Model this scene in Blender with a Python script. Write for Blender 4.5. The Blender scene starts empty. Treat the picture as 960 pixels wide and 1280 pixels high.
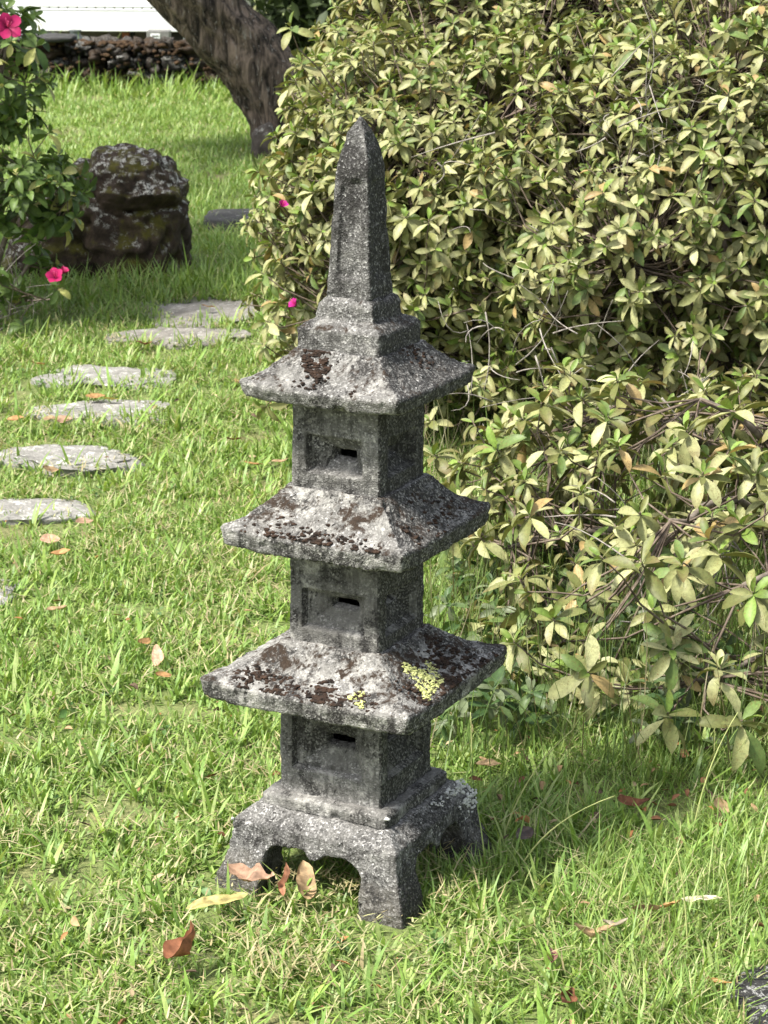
import bpy, bmesh, math, random
import numpy as np
from mathutils import Vector, Matrix, Quaternion

random.seed(7)
RNG = np.random.default_rng(7)
SC = bpy.context.scene
COL = SC.collection

# ------------------------------------------------------------------ camera
CAM_H = 1.446
pitch, roll = math.radians(16.08), math.radians(0.38)
cp, sp, cr, sr = math.cos(pitch), math.sin(pitch), math.cos(roll), math.sin(roll)
fw = Vector((0, cp, -sp)); up = Vector((0, sp, cp)); rt = Vector((1, 0, 0))
rt2 = rt * cr + up * sr; up2 = up * cr - rt * sr
cd = bpy.data.cameras.new('camera')
cam = bpy.data.objects.new('camera', cd); COL.objects.link(cam)
m = Matrix.Identity(4)
for i in range(3):
    m[i][0], m[i][1], m[i][2] = rt2[i], up2[i], -fw[i]
m[2][3] = CAM_H
cam.matrix_world = m
cd.sensor_fit = 'VERTICAL'; cd.sensor_height = 24.0
cd.lens = 2850 / 1280 * 24.0
cd.clip_start = 0.05; cd.clip_end = 400
cd.dof.use_dof = True; cd.dof.focus_distance = 3.3
cd.dof.aperture_fstop = cd.lens / 3.4      # a phone's small pupil (about 3.4 mm)
SC.camera = cam

# ------------------------------------------------------------------ light
SUN_EL = math.radians(56)
sun_az = Vector((-0.86, -0.50)).normalized()
sun_dir = Vector((sun_az.x * math.cos(SUN_EL), sun_az.y * math.cos(SUN_EL), math.sin(SUN_EL)))
w = bpy.data.worlds.new('World'); SC.world = w; w.use_nodes = True
nt = w.node_tree; nt.nodes.clear()
sky = nt.nodes.new('ShaderNodeTexSky'); sky.sky_type = 'NISHITA'; sky.sun_disc = False
sky.sun_elevation = SUN_EL; sky.sun_rotation = math.atan2(sun_az.x, sun_az.y)
sky.dust_density = 3.0; sky.air_density = 1.0; sky.ozone_density = 1.0
bg = nt.nodes.new('ShaderNodeBackground'); bg.inputs[1].default_value = 0.14
wo = nt.nodes.new('ShaderNodeOutputWorld')
hz = nt.nodes.new('ShaderNodeHueSaturation'); hz.inputs['Saturation'].default_value = .45      # thin white cloud over the blue
nt.links.new(sky.outputs[0], hz.inputs['Color']); nt.links.new(hz.outputs[0], bg.inputs[0]); nt.links.new(bg.outputs[0], wo.inputs[0])
sl = bpy.data.lights.new('sun', 'SUN'); sl.energy = 4.0; sl.angle = math.radians(7.0); sl.color = (1.0, 0.95, 0.86)
so = bpy.data.objects.new('sun', sl); COL.objects.link(so)
so.rotation_euler = sun_dir.to_track_quat('Z', 'Y').to_euler(); so.location = (-8, -4, 12)
SC.view_settings.view_transform = 'Standard'; SC.view_settings.look = 'None'
SC.view_settings.exposure = 1.08; SC.view_settings.gamma = 1.0
SC.cycles.max_bounces = 8; SC.cycles.transparent_max_bounces = 8
SC.cycles.use_denoising = True

# ------------------------------------------------------------------ helpers
def props(o, label=None, cat=None, group=None, kind=None):
    if label: o['label'] = label
    if cat: o['category'] = cat
    if group: o['group'] = group
    if kind: o['kind'] = kind
    return o

def link(name, mesh, parent=None, loc=None):
    o = bpy.data.objects.new(name, mesh); COL.objects.link(o)
    if parent is not None: o.parent = parent
    if loc is not None: o.location = loc
    return o

def empty(name, loc=(0, 0, 0), rz=0.0):
    o = bpy.data.objects.new(name, None); COL.objects.link(o)
    o.location = loc; o.rotation_euler = (0, 0, rz); o.empty_display_size = 0.1
    return o

def mesh_np(name, V, faces, mat=None, tint=None, smooth=True):
    """faces: list of int arrays (n,3) or (n,4); tint: (nverts,3)"""
    me = bpy.data.meshes.new(name)
    V = np.ascontiguousarray(V, dtype=np.float32)
    me.vertices.add(len(V)); me.vertices.foreach_set('co', V.ravel())
    fl = [np.asarray(f, dtype=np.int32) for f in faces if len(f)]
    loops = np.concatenate([f.ravel() for f in fl])
    tot = np.concatenate([np.full(len(f), f.shape[1], dtype=np.int32) for f in fl])
    st = np.concatenate([[0], np.cumsum(tot)[:-1]]).astype(np.int32)
    me.loops.add(len(loops)); me.loops.foreach_set('vertex_index', loops)
    me.polygons.add(len(tot)); me.polygons.foreach_set('loop_start', st)
    me.polygons.foreach_set('loop_total', tot)
    me.polygons.foreach_set('use_smooth', np.full(len(tot), smooth))
    if tint is not None:
        a = me.attributes.new('tint', 'FLOAT_COLOR', 'POINT')
        c = np.ones((len(V), 4), dtype=np.float32); c[:, :3] = tint
        a.data.foreach_set('color', c.ravel())
    me.update(calc_edges=True); me.validate()
    if mat: me.materials.append(mat)
    return me

def vnoise(P, scale, seed=0):
    P = np.asarray(P, float) * scale + seed * 17.31
    I = np.floor(P).astype(np.int64); F = P - I; F = F * F * (3 - 2 * F)
    def h(ix, iy, iz):
        n = (ix * 374761393 + iy * 668265263 + iz * 2147483647 + seed * 144665) & 0xffffffff
        n = ((n ^ (n >> 13)) * 1274126177) & 0xffffffff
        n = ((n ^ (n >> 16)) * 2246822519) & 0xffffffff
        return ((n ^ (n >> 15)) & 0xffff) / 65535.0
    r = 0
    for dx in (0, 1):
        for dy in (0, 1):
            for dz in (0, 1):
                wgt = (F[:, 0] if dx else 1 - F[:, 0]) * (F[:, 1] if dy else 1 - F[:, 1]) * (F[:, 2] if dz else 1 - F[:, 2])
                r = r + wgt * h(I[:, 0] + dx, I[:, 1] + dy, I[:, 2] + dz)
    return r * 2 - 1

def fbm(P, scale, octs=3, seed=0):
    r, a = 0, 1.0
    for k in range(octs):
        r = r + a * vnoise(P, scale * 2 ** k, seed + k); a *= 0.5
    return r

def vnormals(me):
    n = np.zeros(len(me.vertices) * 3, dtype=np.float32)
    me.vertex_normals.foreach_get('vector', n)
    return n.reshape(-1, 3)

def getco(me):
    v = np.zeros(len(me.vertices) * 3, dtype=np.float32); me.vertices.foreach_get('co', v)
    return v.reshape(-1, 3)

def setco(me, V):
    me.vertices.foreach_set('co', np.ascontiguousarray(V, dtype=np.float32).ravel()); me.update()

def tubes(paths, sides=5):
    """paths: list of (points (n,3), radii (n,))"""
    VV, QQ, TT, off = [], [], [], 0
    for P, R in paths:
        P = np.asarray(P, float); R = np.asarray(R, float); n = len(P)
        T = np.gradient(P, axis=0); T /= np.linalg.norm(T, axis=1)[:, None] + 1e-9
        ref = np.where(np.abs(T[:, 2:3]) > .9, [[1., 0, 0]], [[0, 0, 1.]])
        A = np.cross(T, ref); A /= np.linalg.norm(A, axis=1)[:, None] + 1e-9
        for k in range(1, n):
            if (A[k] @ A[k - 1]) < 0: A[k] *= -1
        B = np.cross(T, A)
        a = np.linspace(0, 2 * np.pi, sides, endpoint=False)
        ring = P[:, None, :] + R[:, None, None] * (np.cos(a)[None, :, None] * A[:, None, :] + np.sin(a)[None, :, None] * B[:, None, :])
        VV.append(ring.reshape(-1, 3))
        i = np.arange(n - 1)[:, None] * sides + np.arange(sides)[None, :]
        j = np.arange(n - 1)[:, None] * sides + (np.arange(sides)[None, :] + 1) % sides
        QQ.append(np.stack([i, j, j + sides, i + sides], -1).reshape(-1, 4) + off)
        for s in range(1, sides - 1):
            TT.append([[off, off + s + 1, off + s], [off + (n - 1) * sides, off + (n - 1) * sides + s, off + (n - 1) * sides + s + 1]])
        off += n * sides
    return np.concatenate(VV), [np.concatenate(QQ), np.array(TT).reshape(-1, 3)]

# ------------------------------------------------------------------ materials
def new_mat(name):
    mt = bpy.data.materials.new(name); mt.use_nodes = True
    t = mt.node_tree; t.nodes.clear()
    out = t.nodes.new('ShaderNodeOutputMaterial')
    b = t.nodes.new('ShaderNodeBsdfPrincipled'); t.links.new(b.outputs[0], out.inputs[0])
    b.inputs['Roughness'].default_value = 0.9
    b.inputs['Specular IOR Level'].default_value = 0.3
    return mt, t, b, out

def N(t, typ, **kw):
    n = t.nodes.new(typ)
    for k, v in kw.items():
        if k.startswith('i_'):
            key = k[2:]
            n.inputs[int(key) if key.isdigit() else key.replace('_', ' ')].default_value = v
        else: setattr(n, k, v)
    return n

def ramp(t, src, stops, interp='LINEAR'):
    r = t.nodes.new('ShaderNodeValToRGB'); r.color_ramp.interpolation = interp
    e = r.color_ramp.elements
    while len(e) < len(stops): e.new(0.5)
    for k, (p, c) in enumerate(stops):
        e[k].position = p
        e[k].color = (c, c, c, 1) if isinstance(c, (int, float)) else (*c, 1)
    t.links.new(src, r.inputs[0]); return r.outputs[0]

def mix(t, fac, a, b, mode='MIX'):
    n = t.nodes.new('ShaderNodeMix'); n.data_type = 'RGBA'; n.blend_type = mode
    for s, v in ((n.inputs[0], fac), (n.inputs[6], a), (n.inputs[7], b)):
        if hasattr(v, 'is_output'): t.links.new(v, s)
        elif isinstance(v, (int, float)): s.default_value = v
        else: s.default_value = (*v, 1)
    return n.outputs[2]

def mul(t, a, b, op='MULTIPLY'):
    n = t.nodes.new('ShaderNodeMath'); n.operation = op
    for s, v in ((n.inputs[0], a), (n.inputs[1], b)):
        if hasattr(v, 'is_output'): t.links.new(v, s)
        else: s.default_value = v
    return n.outputs[0]

def noise(t, co, scale, detail=3, rough=.55, dist=0.0):
    n = N(t, 'ShaderNodeTexNoise'); n.inputs['Scale'].default_value = scale
    n.inputs['Detail'].default_value = detail; n.inputs['Roughness'].default_value = rough
    n.inputs['Distortion'].default_value = dist
    t.links.new(co, n.inputs['Vector']); return n.outputs['Fac']

def bump(t, b, height, strength, dist=0.002):
    n = N(t, 'ShaderNodeBump'); n.inputs['Strength'].default_value = strength; n.inputs['Distance'].default_value = dist
    t.links.new(height, n.inputs['Height']); t.links.new(n.outputs[0], b.inputs['Normal']); return n

def lantern_mat(name, offs, dark=.5, pale=.5, side=.5, moss=0., base=1.0, speck=1.0):
    mt, t, b, out = new_mat(name)
    tc = N(t, 'ShaderNodeTexCoord').outputs['Object']
    mp = N(t, 'ShaderNodeMapping'); mp.inputs['Location'].default_value = (offs, offs * .7, 0)
    t.links.new(tc, mp.inputs[0]); co = mp.outputs[0]
    ns = N(t, 'ShaderNodeTexNoise'); ns.inputs['Scale'].default_value = 60
    t.links.new(co, ns.inputs['Vector'])
    dco = N(t, 'ShaderNodeVectorMath', operation='MULTIPLY_ADD'); t.links.new(ns.outputs['Color'], dco.inputs[0])
    dco.inputs[1].default_value = (.006, .006, .006); t.links.new(co, dco.inputs[2])
    vo = N(t, 'ShaderNodeTexVoronoi'); vo.inputs['Scale'].default_value = 400; t.links.new(dco.outputs[0], vo.inputs['Vector'])
    sep = N(t, 'ShaderNodeSeparateColor'); t.links.new(vo.outputs['Color'], sep.inputs[0])
    g = ramp(t, sep.outputs[0], [(0, .016), (.3, .032), (.55, .085), (.78, .19), (.93, .40), (1, .68)])
    fine = noise(t, co, 420, 2)
    g = mix(t, .25, g, ramp(t, fine, [(.35, .02), (.65, .5)]))
    g = mix(t, ramp(t, noise(t, co, 22, 4, .6), [(.35, 1 - speck), (.65, min(1, 1.45 - speck))]), g, mix(t, noise(t, co, 75, 4, .7), (.055, .054, .051), (.20, .197, .188)))
    gm = N(t, 'ShaderNodeMix'); gm.data_type = 'RGBA'; gm.blend_type = 'MULTIPLY'; gm.inputs[0].default_value = 1
    t.links.new(g, gm.inputs[6]); gm.inputs[7].default_value = (base, base * .985, base * .955, 1)
    col = gm.outputs[2]
    geo = N(t, 'ShaderNodeNewGeometry')
    vt = N(t, 'ShaderNodeVectorTransform', vector_type='NORMAL', convert_from='WORLD', convert_to='OBJECT')
    t.links.new(geo.outputs['True Normal'], vt.inputs[0])
    sx = N(t, 'ShaderNodeSeparateXYZ'); t.links.new(vt.outputs[0], sx.inputs[0])
    # pale cement / crustose lichen
    pn = noise(t, co, 30, 5, .7, .4)
    pm = ramp(t, pn, [(.60 - .14 * pale, 0), (.68 - .10 * pale, 1)])
    pm = mul(t, pm, ramp(t, noise(t, co, 170, 3, .6), [(.38, .15), (.55, .85)]))
    pm = mul(t, pm, min(1.0, pale * 1.4))
    col = mix(t, pm, col, mix(t, noise(t, co, 120, 3), (.20, .195, .18), (.50, .49, .455)))
    # black algae in blotches, with a wider dark mask on the right-hand faces
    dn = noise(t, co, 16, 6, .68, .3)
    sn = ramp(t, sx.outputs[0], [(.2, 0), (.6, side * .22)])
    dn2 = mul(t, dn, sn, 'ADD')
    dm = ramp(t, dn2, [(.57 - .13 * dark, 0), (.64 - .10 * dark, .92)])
    mps = N(t, 'ShaderNodeMapping'); mps.inputs['Scale'].default_value = (1, 1, .10); t.links.new(co, mps.inputs[0])
    stk = mul(t, ramp(t, noise(t, mps.outputs[0], 75, 4, .6), [(.50, 0), (.66, .75)]), ramp(t, sx.outputs[2], [(.15, 1), (.5, .15)]))
    col = mix(t, stk, col, (.030, .029, .026))
    sz = N(t, 'ShaderNodeSeparateXYZ'); t.links.new(tc, sz.inputs[0])
    soil = mul(t, ramp(t, mul(t, sz.outputs[2], mul(t, noise(t, co, 30, 3), .05), 'SUBTRACT'), [(.0, .45), (.02, 0)]), 1.0)
    col = mix(t, soil, col, (.050, .042, .026))
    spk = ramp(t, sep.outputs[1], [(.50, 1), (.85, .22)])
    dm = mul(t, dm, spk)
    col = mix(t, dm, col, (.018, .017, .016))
    if moss > 0:
        mn = noise(t, co, 42, 5, .72, .5)
        mn2 = mul(t, mn, mul(t, noise(t, co, 14, 3), .5), 'ADD')
        mn2 = mul(t, mn2, mul(t, noise(t, co, 210, 4, .7), .42), 'ADD'); mn2 = mul(t, mn2, -.21, 'ADD')
        upm = ramp(t, sx.outputs[2], [(.25, 0), (.55, 1)])
        mm = mul(t, ramp(t, mn2, [(.86 - .22 * moss, 0), (.97 - .22 * moss, 1)]), upm)
        col = mix(t, mm, col, mix(t, noise(t, co, 230), (.010, .007, .005), (.044, .028, .017)))
    t.links.new(col, b.inputs['Base Color'])
    h = mul(t, mul(t, vo.outputs['Distance'], 1.2), mul(t, fine, .8), 'ADD')
    bump(t, b, h, .6, .0016)
    return mt

def rock_mat(name, base_a, base_b, lichen=(.5, .5, .46), lich=.5, moss=None, mossamt=.5, scale=1.0):
    mt, t, b, out = new_mat(name)
    co = N(t, 'ShaderNodeTexCoord').outputs['Object']
    n1 = noise(t, co, 9 * scale, 6, .7, .6)
    col = mix(t, ramp(t, n1, [(.3, 0), (.7, 1)]), base_a, base_b)
    col = mix(t, .5, col, ramp(t, noise(t, co, 90 * scale, 4, .7), [(.3, .02), (.5, .12), (.72, .45)]), 'OVERLAY')
    geo = N(t, 'ShaderNodeNewGeometry'); sx = N(t, 'ShaderNodeSeparateXYZ'); t.links.new(geo.outputs['Normal'], sx.inputs[0])
    if lich:
        l1 = noise(t, co, 24 * scale, 5, .75, .4)
        lm = ramp(t, l1, [(.62 - .16 * lich, 0), (.66 - .14 * lich, 1)])
        lm = mul(t, lm, ramp(t, noise(t, co, 140 * scale, 3), [(.40, .1), (.52, 1)]))
        lm = mul(t, lm, ramp(t, sx.outputs[2], [(.15, 0), (.55, 1)]))
        col = mix(t, lm, col, lichen)
    if moss:
        m1 = noise(t, co, 7 * scale, 5, .7, .3)
        mm = ramp(t, m1, [(.66 - .2 * mossamt, 0), (.76 - .2 * mossamt, .95)])
        mm = mul(t, mm, ramp(t, sx.outputs[2], [(-.2, .2), (.3, 1)]))
        col = mix(t, mm, col, mix(t, noise(t, co, 60 * scale, 3), tuple(c * .45 for c in moss), tuple(c * 1.4 for c in moss)))
    t.links.new(col, b.inputs['Base Color'])
    bump(t, b, mul(t, noise(t, co, 60 * scale, 6, .7), noise(t, co, 220 * scale, 3), 'ADD'), .8, .006)
    return mt

def leaf_mat(name, rough=.42, trans=.3, speck=.0, spec=.4, veins=True):
    mt, t, b, out = new_mat(name)
    at = N(t, 'ShaderNodeAttribute', attribute_name='tint')
    oi = N(t, 'ShaderNodeObjectInfo')
    co = N(t, 'ShaderNodeNewGeometry').outputs['Position']
    col = at.outputs['Color']
    n1 = noise(t, co, 160, 4, .65)
    col = mix(t, .55, col, ramp(t, n1, [(.25, .18), (.5, .5), (.8, .78)]), 'OVERLAY')
    if speck:
        n2 = noise(t, co, 420, 3, .6)
        n3 = noise(t, co, 55, 2, .5)
        sm = mul(t, ramp(t, n2, [(.55, 0), (.62, speck)]), ramp(t, n3, [(.42, 0), (.62, 1)]))
        col = mix(t, sm, col, (.16, .085, .03))
    hs = N(t, 'ShaderNodeHueSaturation'); t.links.new(col, hs.inputs['Color'])
    r = N(t, 'ShaderNodeMapRange'); t.links.new(oi.outputs['Random'], r.inputs[0]); r.inputs[3].default_value = .85; r.inputs[4].default_value = 1.15
    t.links.new(r.outputs[0], hs.inputs['Value'])
    col = hs.outputs[0]
    t.links.new(col, b.inputs['Base Color'])
    b.inputs['Roughness'].default_value = rough; b.inputs['Specular IOR Level'].default_value = spec
    bump(t, b, n1, .25, .001)
    tr = N(t, 'ShaderNodeBsdfTranslucent')
    tcm = mix(t, 1.0, col, (1.0, 1.0, .55), 'MULTIPLY'); t.links.new(tcm, tr.inputs[0])
    ms = N(t, 'ShaderNodeMixShader'); ms.inputs[0].default_value = trans
    t.links.new(b.outputs[0], ms.inputs[1]); t.links.new(tr.outputs[0], ms.inputs[2]); t.links.new(ms.outputs[0], out.inputs[0])
    return mt

def plain_mat(name, c1, c2, scale=20, rough=.8, bumps=.2, det=4, dist=.002):
    mt, t, b, out = new_mat(name)
    co = N(t, 'ShaderNodeTexCoord').outputs['Object']
    n1 = noise(t, co, scale, det, .65)
    t.links.new(mix(t, ramp(t, n1, [(.3, 0), (.7, 1)]), c1, c2), b.inputs['Base Color'])
    b.inputs['Roughness'].default_value = rough
    if bumps: bump(t, b, n1, bumps, dist)
    return mt

# ------------------------------------------------------------------ ground
def ground():
    n = 160
    g = np.linspace(-1, 1, n); g = np.sign(g) * (np.abs(g) ** 2.2) * 60
    X, Y = np.meshgrid(g, g + 5.0); P = np.stack([X, Y, np.zeros_like(X)], -1).reshape(-1, 3)
    d = np.hypot(P[:, 0], P[:, 1] - 5)
    P[:, 2] = np.where(d < 1e9, vnoise(P, 1.3, 3) * .010 - .012, 0)
    i = np.arange(n - 1)[:, None] * n + np.arange(n - 1)[None, :]
    Q = np.stack([i, i + 1, i + n + 1, i + n], -1).reshape(-1, 4)
    mt, t, b, out = new_mat('lawn soil')
    co = N(t, 'ShaderNodeNewGeometry').outputs['Position']
    c = mix(t, ramp(t, noise(t, co, 120, 4), [(.35, 0), (.65, 1)]), (.060, .046, .026), (.30, .25, .13))
    c = mix(t, ramp(t, noise(t, co, 2.2, 4), [(.28, .15), (.52, .88)]), c, (.13, .18, .05))
    t.links.new(c, b.inputs['Base Color']); bump(t, b, noise(t, co, 150, 4), .8, .01)
    o = link('ground', mesh_np('ground', P, [Q], mt)); props(o, kind='structure')
ground()

# ------------------------------------------------------------------ stone lantern
LAN = empty('stone_lantern', (-0.039, 3.150, 0.0), math.radians(-26.82))
LAN.rotation_euler = (0, .0037, math.radians(-26.82))
props(LAN, 'grey three-tiered stone pagoda lantern with an obelisk top standing on four legs in the grass', 'stone lantern')

def loft(profile, r=.006, step=.0034, depth=None, cap_bottom=True, cap_top=True):
    """square section swept up a (halfwidth, z) profile; the rings get rounded corners"""
    pr = [(float(a), float(z)) for a, z in profile]
    pts = []
    for (a0, z0), (a1, z1) in zip(pr[:-1], pr[1:]):
        L = math.hypot(a1 - a0, z1 - z0); k = max(1, int(round(L / step)))
        for j in range(k): pts.append((a0 + (a1 - a0) * j / k, z0 + (z1 - z0) * j / k))
    pts.append(pr[-1])
    wm = max(p[0] for p in pr); ns = max(12, int(2 * wm / step))
    u = np.linspace(-1, 1, ns, endpoint=False)
    one = np.ones_like(u)
    sq = np.concatenate([np.stack([u, -one], 1), np.stack([one, u], 1), np.stack([-u, one], 1), np.stack([-one, -u], 1)])
    sid = np.repeat(np.arange(4), ns); us = np.tile(u, 4)
    nrm = np.array([[0, -1], [1, 0], [0, 1], [-1, 0]])[sid]
    M = len(sq); V = []; HO = []
    for a, z in pts:
        rr = min(r, a * .6); p = sq * a
        c = np.clip(p, -(a - rr), a - rr); d = p - c
        l = np.linalg.norm(d, axis=1)[:, None]
        p2 = np.where((np.abs(d[:, :1]) > 1e-9) & (np.abs(d[:, 1:]) > 1e-9), c + d / np.maximum(l, 1e-9) * rr, p)
        if depth is not None:
            dd = depth(us * a, z)
            p2 = p2 - nrm * dd[:, None]
            HO.append(dd > getattr(depth, 'hole', 9))
        V.append(np.column_stack([p2, np.full(M, z)]))
    R = len(pts); V = np.concatenate(V)
    i = np.arange(R - 1)[:, None] * M + np.arange(M)[None, :]
    j = np.arange(R - 1)[:, None] * M + (np.arange(M)[None, :] + 1) % M
    Q = np.stack([i, j, j + M, i + M], -1).reshape(-1, 4)
    if HO:                       # the slots are real openings into the hollow chamber
        H = np.concatenate(HO); Q = Q[~H[Q].all(1)]
    faces = [Q]; T = []
    if cap_bottom:
        V = np.vstack([V, [[0, 0, pts[0][1]]]]); c = len(V) - 1; k = np.arange(M)
        T.append(np.stack([np.full(M, c), (k + 1) % M, k], 1))
    if cap_top:
        V = np.vstack([V, [[0, 0, pts[-1][1]]]]); c = len(V) - 1; k = np.arange(M) + (R - 1) * M; k2 = (np.arange(M) + 1) % M + (R - 1) * M
        T.append(np.stack([np.full(M, c), k, k2], 1))
    if T: faces.append(np.concatenate(T))
    return V, faces

def rough_up(me, big=.0016, fine=.0007, chip=.003, seed=0):
    V = getco(me); Nn = vnormals(me)
    d = fbm(V, 38, 3, seed) * big + vnoise(V, 210, seed + 5) * fine + vnoise(V, 330, seed + 9) * fine * .6
    ch = np.clip(fbm(V, 55, 2, seed + 11) - .75, 0, 1) * chip * 3
    setco(me, V + Nn * (d - ch)[:, None])

def lan_part(name, profile, mat, r=.006, depth=None, big=.0016, fine=.0008, chip=.003, seed=0, caps=(True, True)):
    V, F = loft(profile, r, depth=depth, cap_bottom=caps[0], cap_top=caps[1])
    me = mesh_np(name, V, F, mat); rough_up(me, big, fine, chip, seed)
    return link(name, me, LAN)

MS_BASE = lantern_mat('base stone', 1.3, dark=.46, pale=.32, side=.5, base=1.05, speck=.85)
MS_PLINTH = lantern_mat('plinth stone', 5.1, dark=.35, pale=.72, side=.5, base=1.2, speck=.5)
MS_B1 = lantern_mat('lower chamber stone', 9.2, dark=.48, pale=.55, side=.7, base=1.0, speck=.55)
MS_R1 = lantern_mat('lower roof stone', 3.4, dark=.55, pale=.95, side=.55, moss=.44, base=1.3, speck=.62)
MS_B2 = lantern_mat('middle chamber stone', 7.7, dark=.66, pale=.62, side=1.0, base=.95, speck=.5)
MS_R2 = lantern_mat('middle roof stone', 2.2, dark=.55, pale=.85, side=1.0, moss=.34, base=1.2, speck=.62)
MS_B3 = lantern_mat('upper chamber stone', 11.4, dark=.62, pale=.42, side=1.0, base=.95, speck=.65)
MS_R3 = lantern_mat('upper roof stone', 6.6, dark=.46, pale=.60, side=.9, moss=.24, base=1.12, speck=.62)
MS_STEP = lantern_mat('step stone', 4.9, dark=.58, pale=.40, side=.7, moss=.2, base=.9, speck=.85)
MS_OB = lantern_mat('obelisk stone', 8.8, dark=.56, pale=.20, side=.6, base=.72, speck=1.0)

# base: slab, four flared legs and four ogee-arched aprons fused into one stone
def base_part():
    bm = bmesh.new()
    def hexa(lo, hi):
        vs = [bm.verts.new(p) for p in lo] + [bm.verts.new(p) for p in hi]
        for f in ((3, 2, 1, 0), (4, 5, 6, 7), (0, 1, 5, 4), (1, 2, 6, 5), (2, 3, 7, 6), (3, 0, 4, 7)):
            bm.faces.new([vs[k] for k in f])
    def sqr(a, z): return [(-a, -a, z), (a, -a, z), (a, a, z), (-a, a, z)]
    hexa(sqr(.1345, .0685), sqr(.1335, .0840)); hexa(sqr(.1335, .0838), sqr(.1095, .1040))
    for sx_ in (-1, 1):
        for sy_ in (-1, 1):
            def corner(a, q, z):
                p = [(q, q), (a, q), (a, a), (q, a)]
                p = [(x * sx_, y * sy_, z) for x, y in p]
                return p if sx_ * sy_ > 0 else p[::-1]
            hexa(corner(.160, .082, -.05), corner(.153, .081, .0))
            hexa(corner(.153, .081, -.001), corner(.1410, .080, .035))
            hexa(corner(.1410, .080, .034), corner(.1345, .076, .0705))
    # apron outline, u from -.09 to .09
    top = .071
    us = np.linspace(-.086, .086, 47)
    def arch(u):
        a = abs(u)
        z = .0590
        if a < .022: z = .0590 - .013 * (0.5 + 0.5 * math.cos(math.pi * a / .022)) ** .7
        if a > .054: z = .0590 - .030 * ((a - .054) / .030) ** 2.2
        return z
    for k in range(4):
        ang = k * math.pi / 2; c, s = math.cos(ang), math.sin(ang)
        def tr(u, y, z): return (u * c - y * s, u * s + y * c, z)
        for u0, u1 in zip(us[:-1], us[1:]):
            o, i = -.1352, -.092
            z0, z1 = arch(u0), arch(u1)
            lo = [tr(u0, o - (.070 - z0) * .12, z0), tr(u1 + .0004, o - (.070 - z1) * .12, z1), tr(u1 + .0004, i, z1), tr(u0, i, z0)]
            hi = [tr(u0, o, top), tr(u1 + .0004, o, top), tr(u1 + .0004, i, top), tr(u0, i, top)]
            hexa(lo, hi)
    me = bpy.data.meshes.new('leg_base'); bm.to_mesh(me); bm.free()
    ob = link('leg_base', me, LAN)
    rm = ob.modifiers.new('r', 'REMESH'); rm.mode = 'VOXEL'; rm.voxel_size = .0027
    sm = ob.modifiers.new('s', 'SMOOTH'); sm.iterations = 3; sm.factor = .5
    dg = bpy.context.evaluated_depsgraph_get()
    me2 = bpy.data.meshes.new_from_object(ob.evaluated_get(dg)); me2.name = 'leg_base'
    ob.modifiers.clear(); ob.data = me2; bpy.data.meshes.remove(me)
    me2.materials.clear(); me2.materials.append(MS_BASE)
    me2.polygons.foreach_set('use_smooth', np.full(len(me2.polygons), True))
    rough_up(me2, .0018, .0009, .004, 3)
base_part()
lan_part('plinth', [(.100, .1010), (.1035, .104), (.1035, .1195), (.0985, .1235), (.088, .1250), (.084, .1250)], MS_PLINTH, .008, seed=5, caps=(True, False))

def win(outer, zr, slot, zs, step_d, full_d, slot_d, inner=None):
    """hopper shaped recess: frame step, splay, slot"""
    def f(s, z):
        d = np.zeros_like(s)
        o0, o1 = outer; z0, z1 = zr; s0, s1 = slot; q0, q1 = zs
        inside = (s > o0) & (s < o1) & (z > z0) & (z < z1)
        tx = np.minimum((s - o0) / max(s0 - o0, 1e-4), (o1 - s) / max(o1 - s1, 1e-4))
        tz = np.minimum((z - z0) / max(q0 - z0, 1e-4), (z1 - z) / max(z1 - q1, 1e-4))
        tt = np.clip(np.minimum(tx, np.full_like(s, tz)), 0, 1)
        if inner: tt = np.clip((tt - inner) / (1 - inner), 0, 1)
        d = np.where(inside, step_d + (full_d - step_d) * tt, 0)
        hole = (s > s0) & (s < s1) & (z > q0) & (z < q1)
        return np.where(hole, full_d + .012, d)
    f.hole = full_d + .011
    return f
# lower chamber
lan_part('fire_chamber', [(.0855, .1235), (.0835, .131), (.0825, .2785)], MS_B1, .004, big=.001, chip=.002, seed=6, caps=(False, False),
         depth=win((-.060, .051), (.163, .247), (-.015, .027), (.2000, .2150), .010, .024, .075, inner=.22))
lan_part('fire_chamber', [(.0740, .349), (.0730, .356), (.0722, .505)], MS_B2, .004, big=.001, chip=.002, seed=7, caps=(False, False),
         depth=win((-.0515, .047), (.378, .434), (-.013, .028), (.408, .421), .012, .024, .066, inner=.15))
lan_part('fire_chamber', [(.0715, .579), (.0705, .585), (.0700, .722)], MS_B3, .004, big=.001, chip=.002, seed=8, caps=(False, False),
         depth=win((-.045, .041), (.610, .663), (-.012, .022), (.6275, .6415), .012, .023, .064, inner=.15))

def roof(w_e, z_e, w_b, z_b, w_t, z_t, lip, mat, seed):
    # underside, fascia, concave slope
    pr = [(lip - .006, z_b - .010), (lip, z_b - .009), (lip, z_b + .001), (w_b - .004, z_b), (w_b, z_b + .002)]
    pr.append((w_e, z_e - .004)); pr.append((w_e - .0025, z_e))
    for k in range(1, 9):
        q = k / 8
        pr.append((w_e - .0025 + (w_t - w_e + .0025) * q, z_e + (z_t - z_e) * (.52 * q + .48 * q ** 2.0)))
    pr.append((w_t * .75, z_t))
    o = lan_part('roof', pr, mat, .0045, big=.0019, fine=.0011, chip=.0045, seed=seed, caps=(False, False))
    V = getco(o.data)   # the corners of the eaves turn up a little
    e = np.clip((np.minimum(np.abs(V[:, 0]), np.abs(V[:, 1])) / w_e - .45) / .55, 0, 1)
    V[:, 2] += e ** 2 * .006
    setco(o.data, V)
    return o
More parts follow.
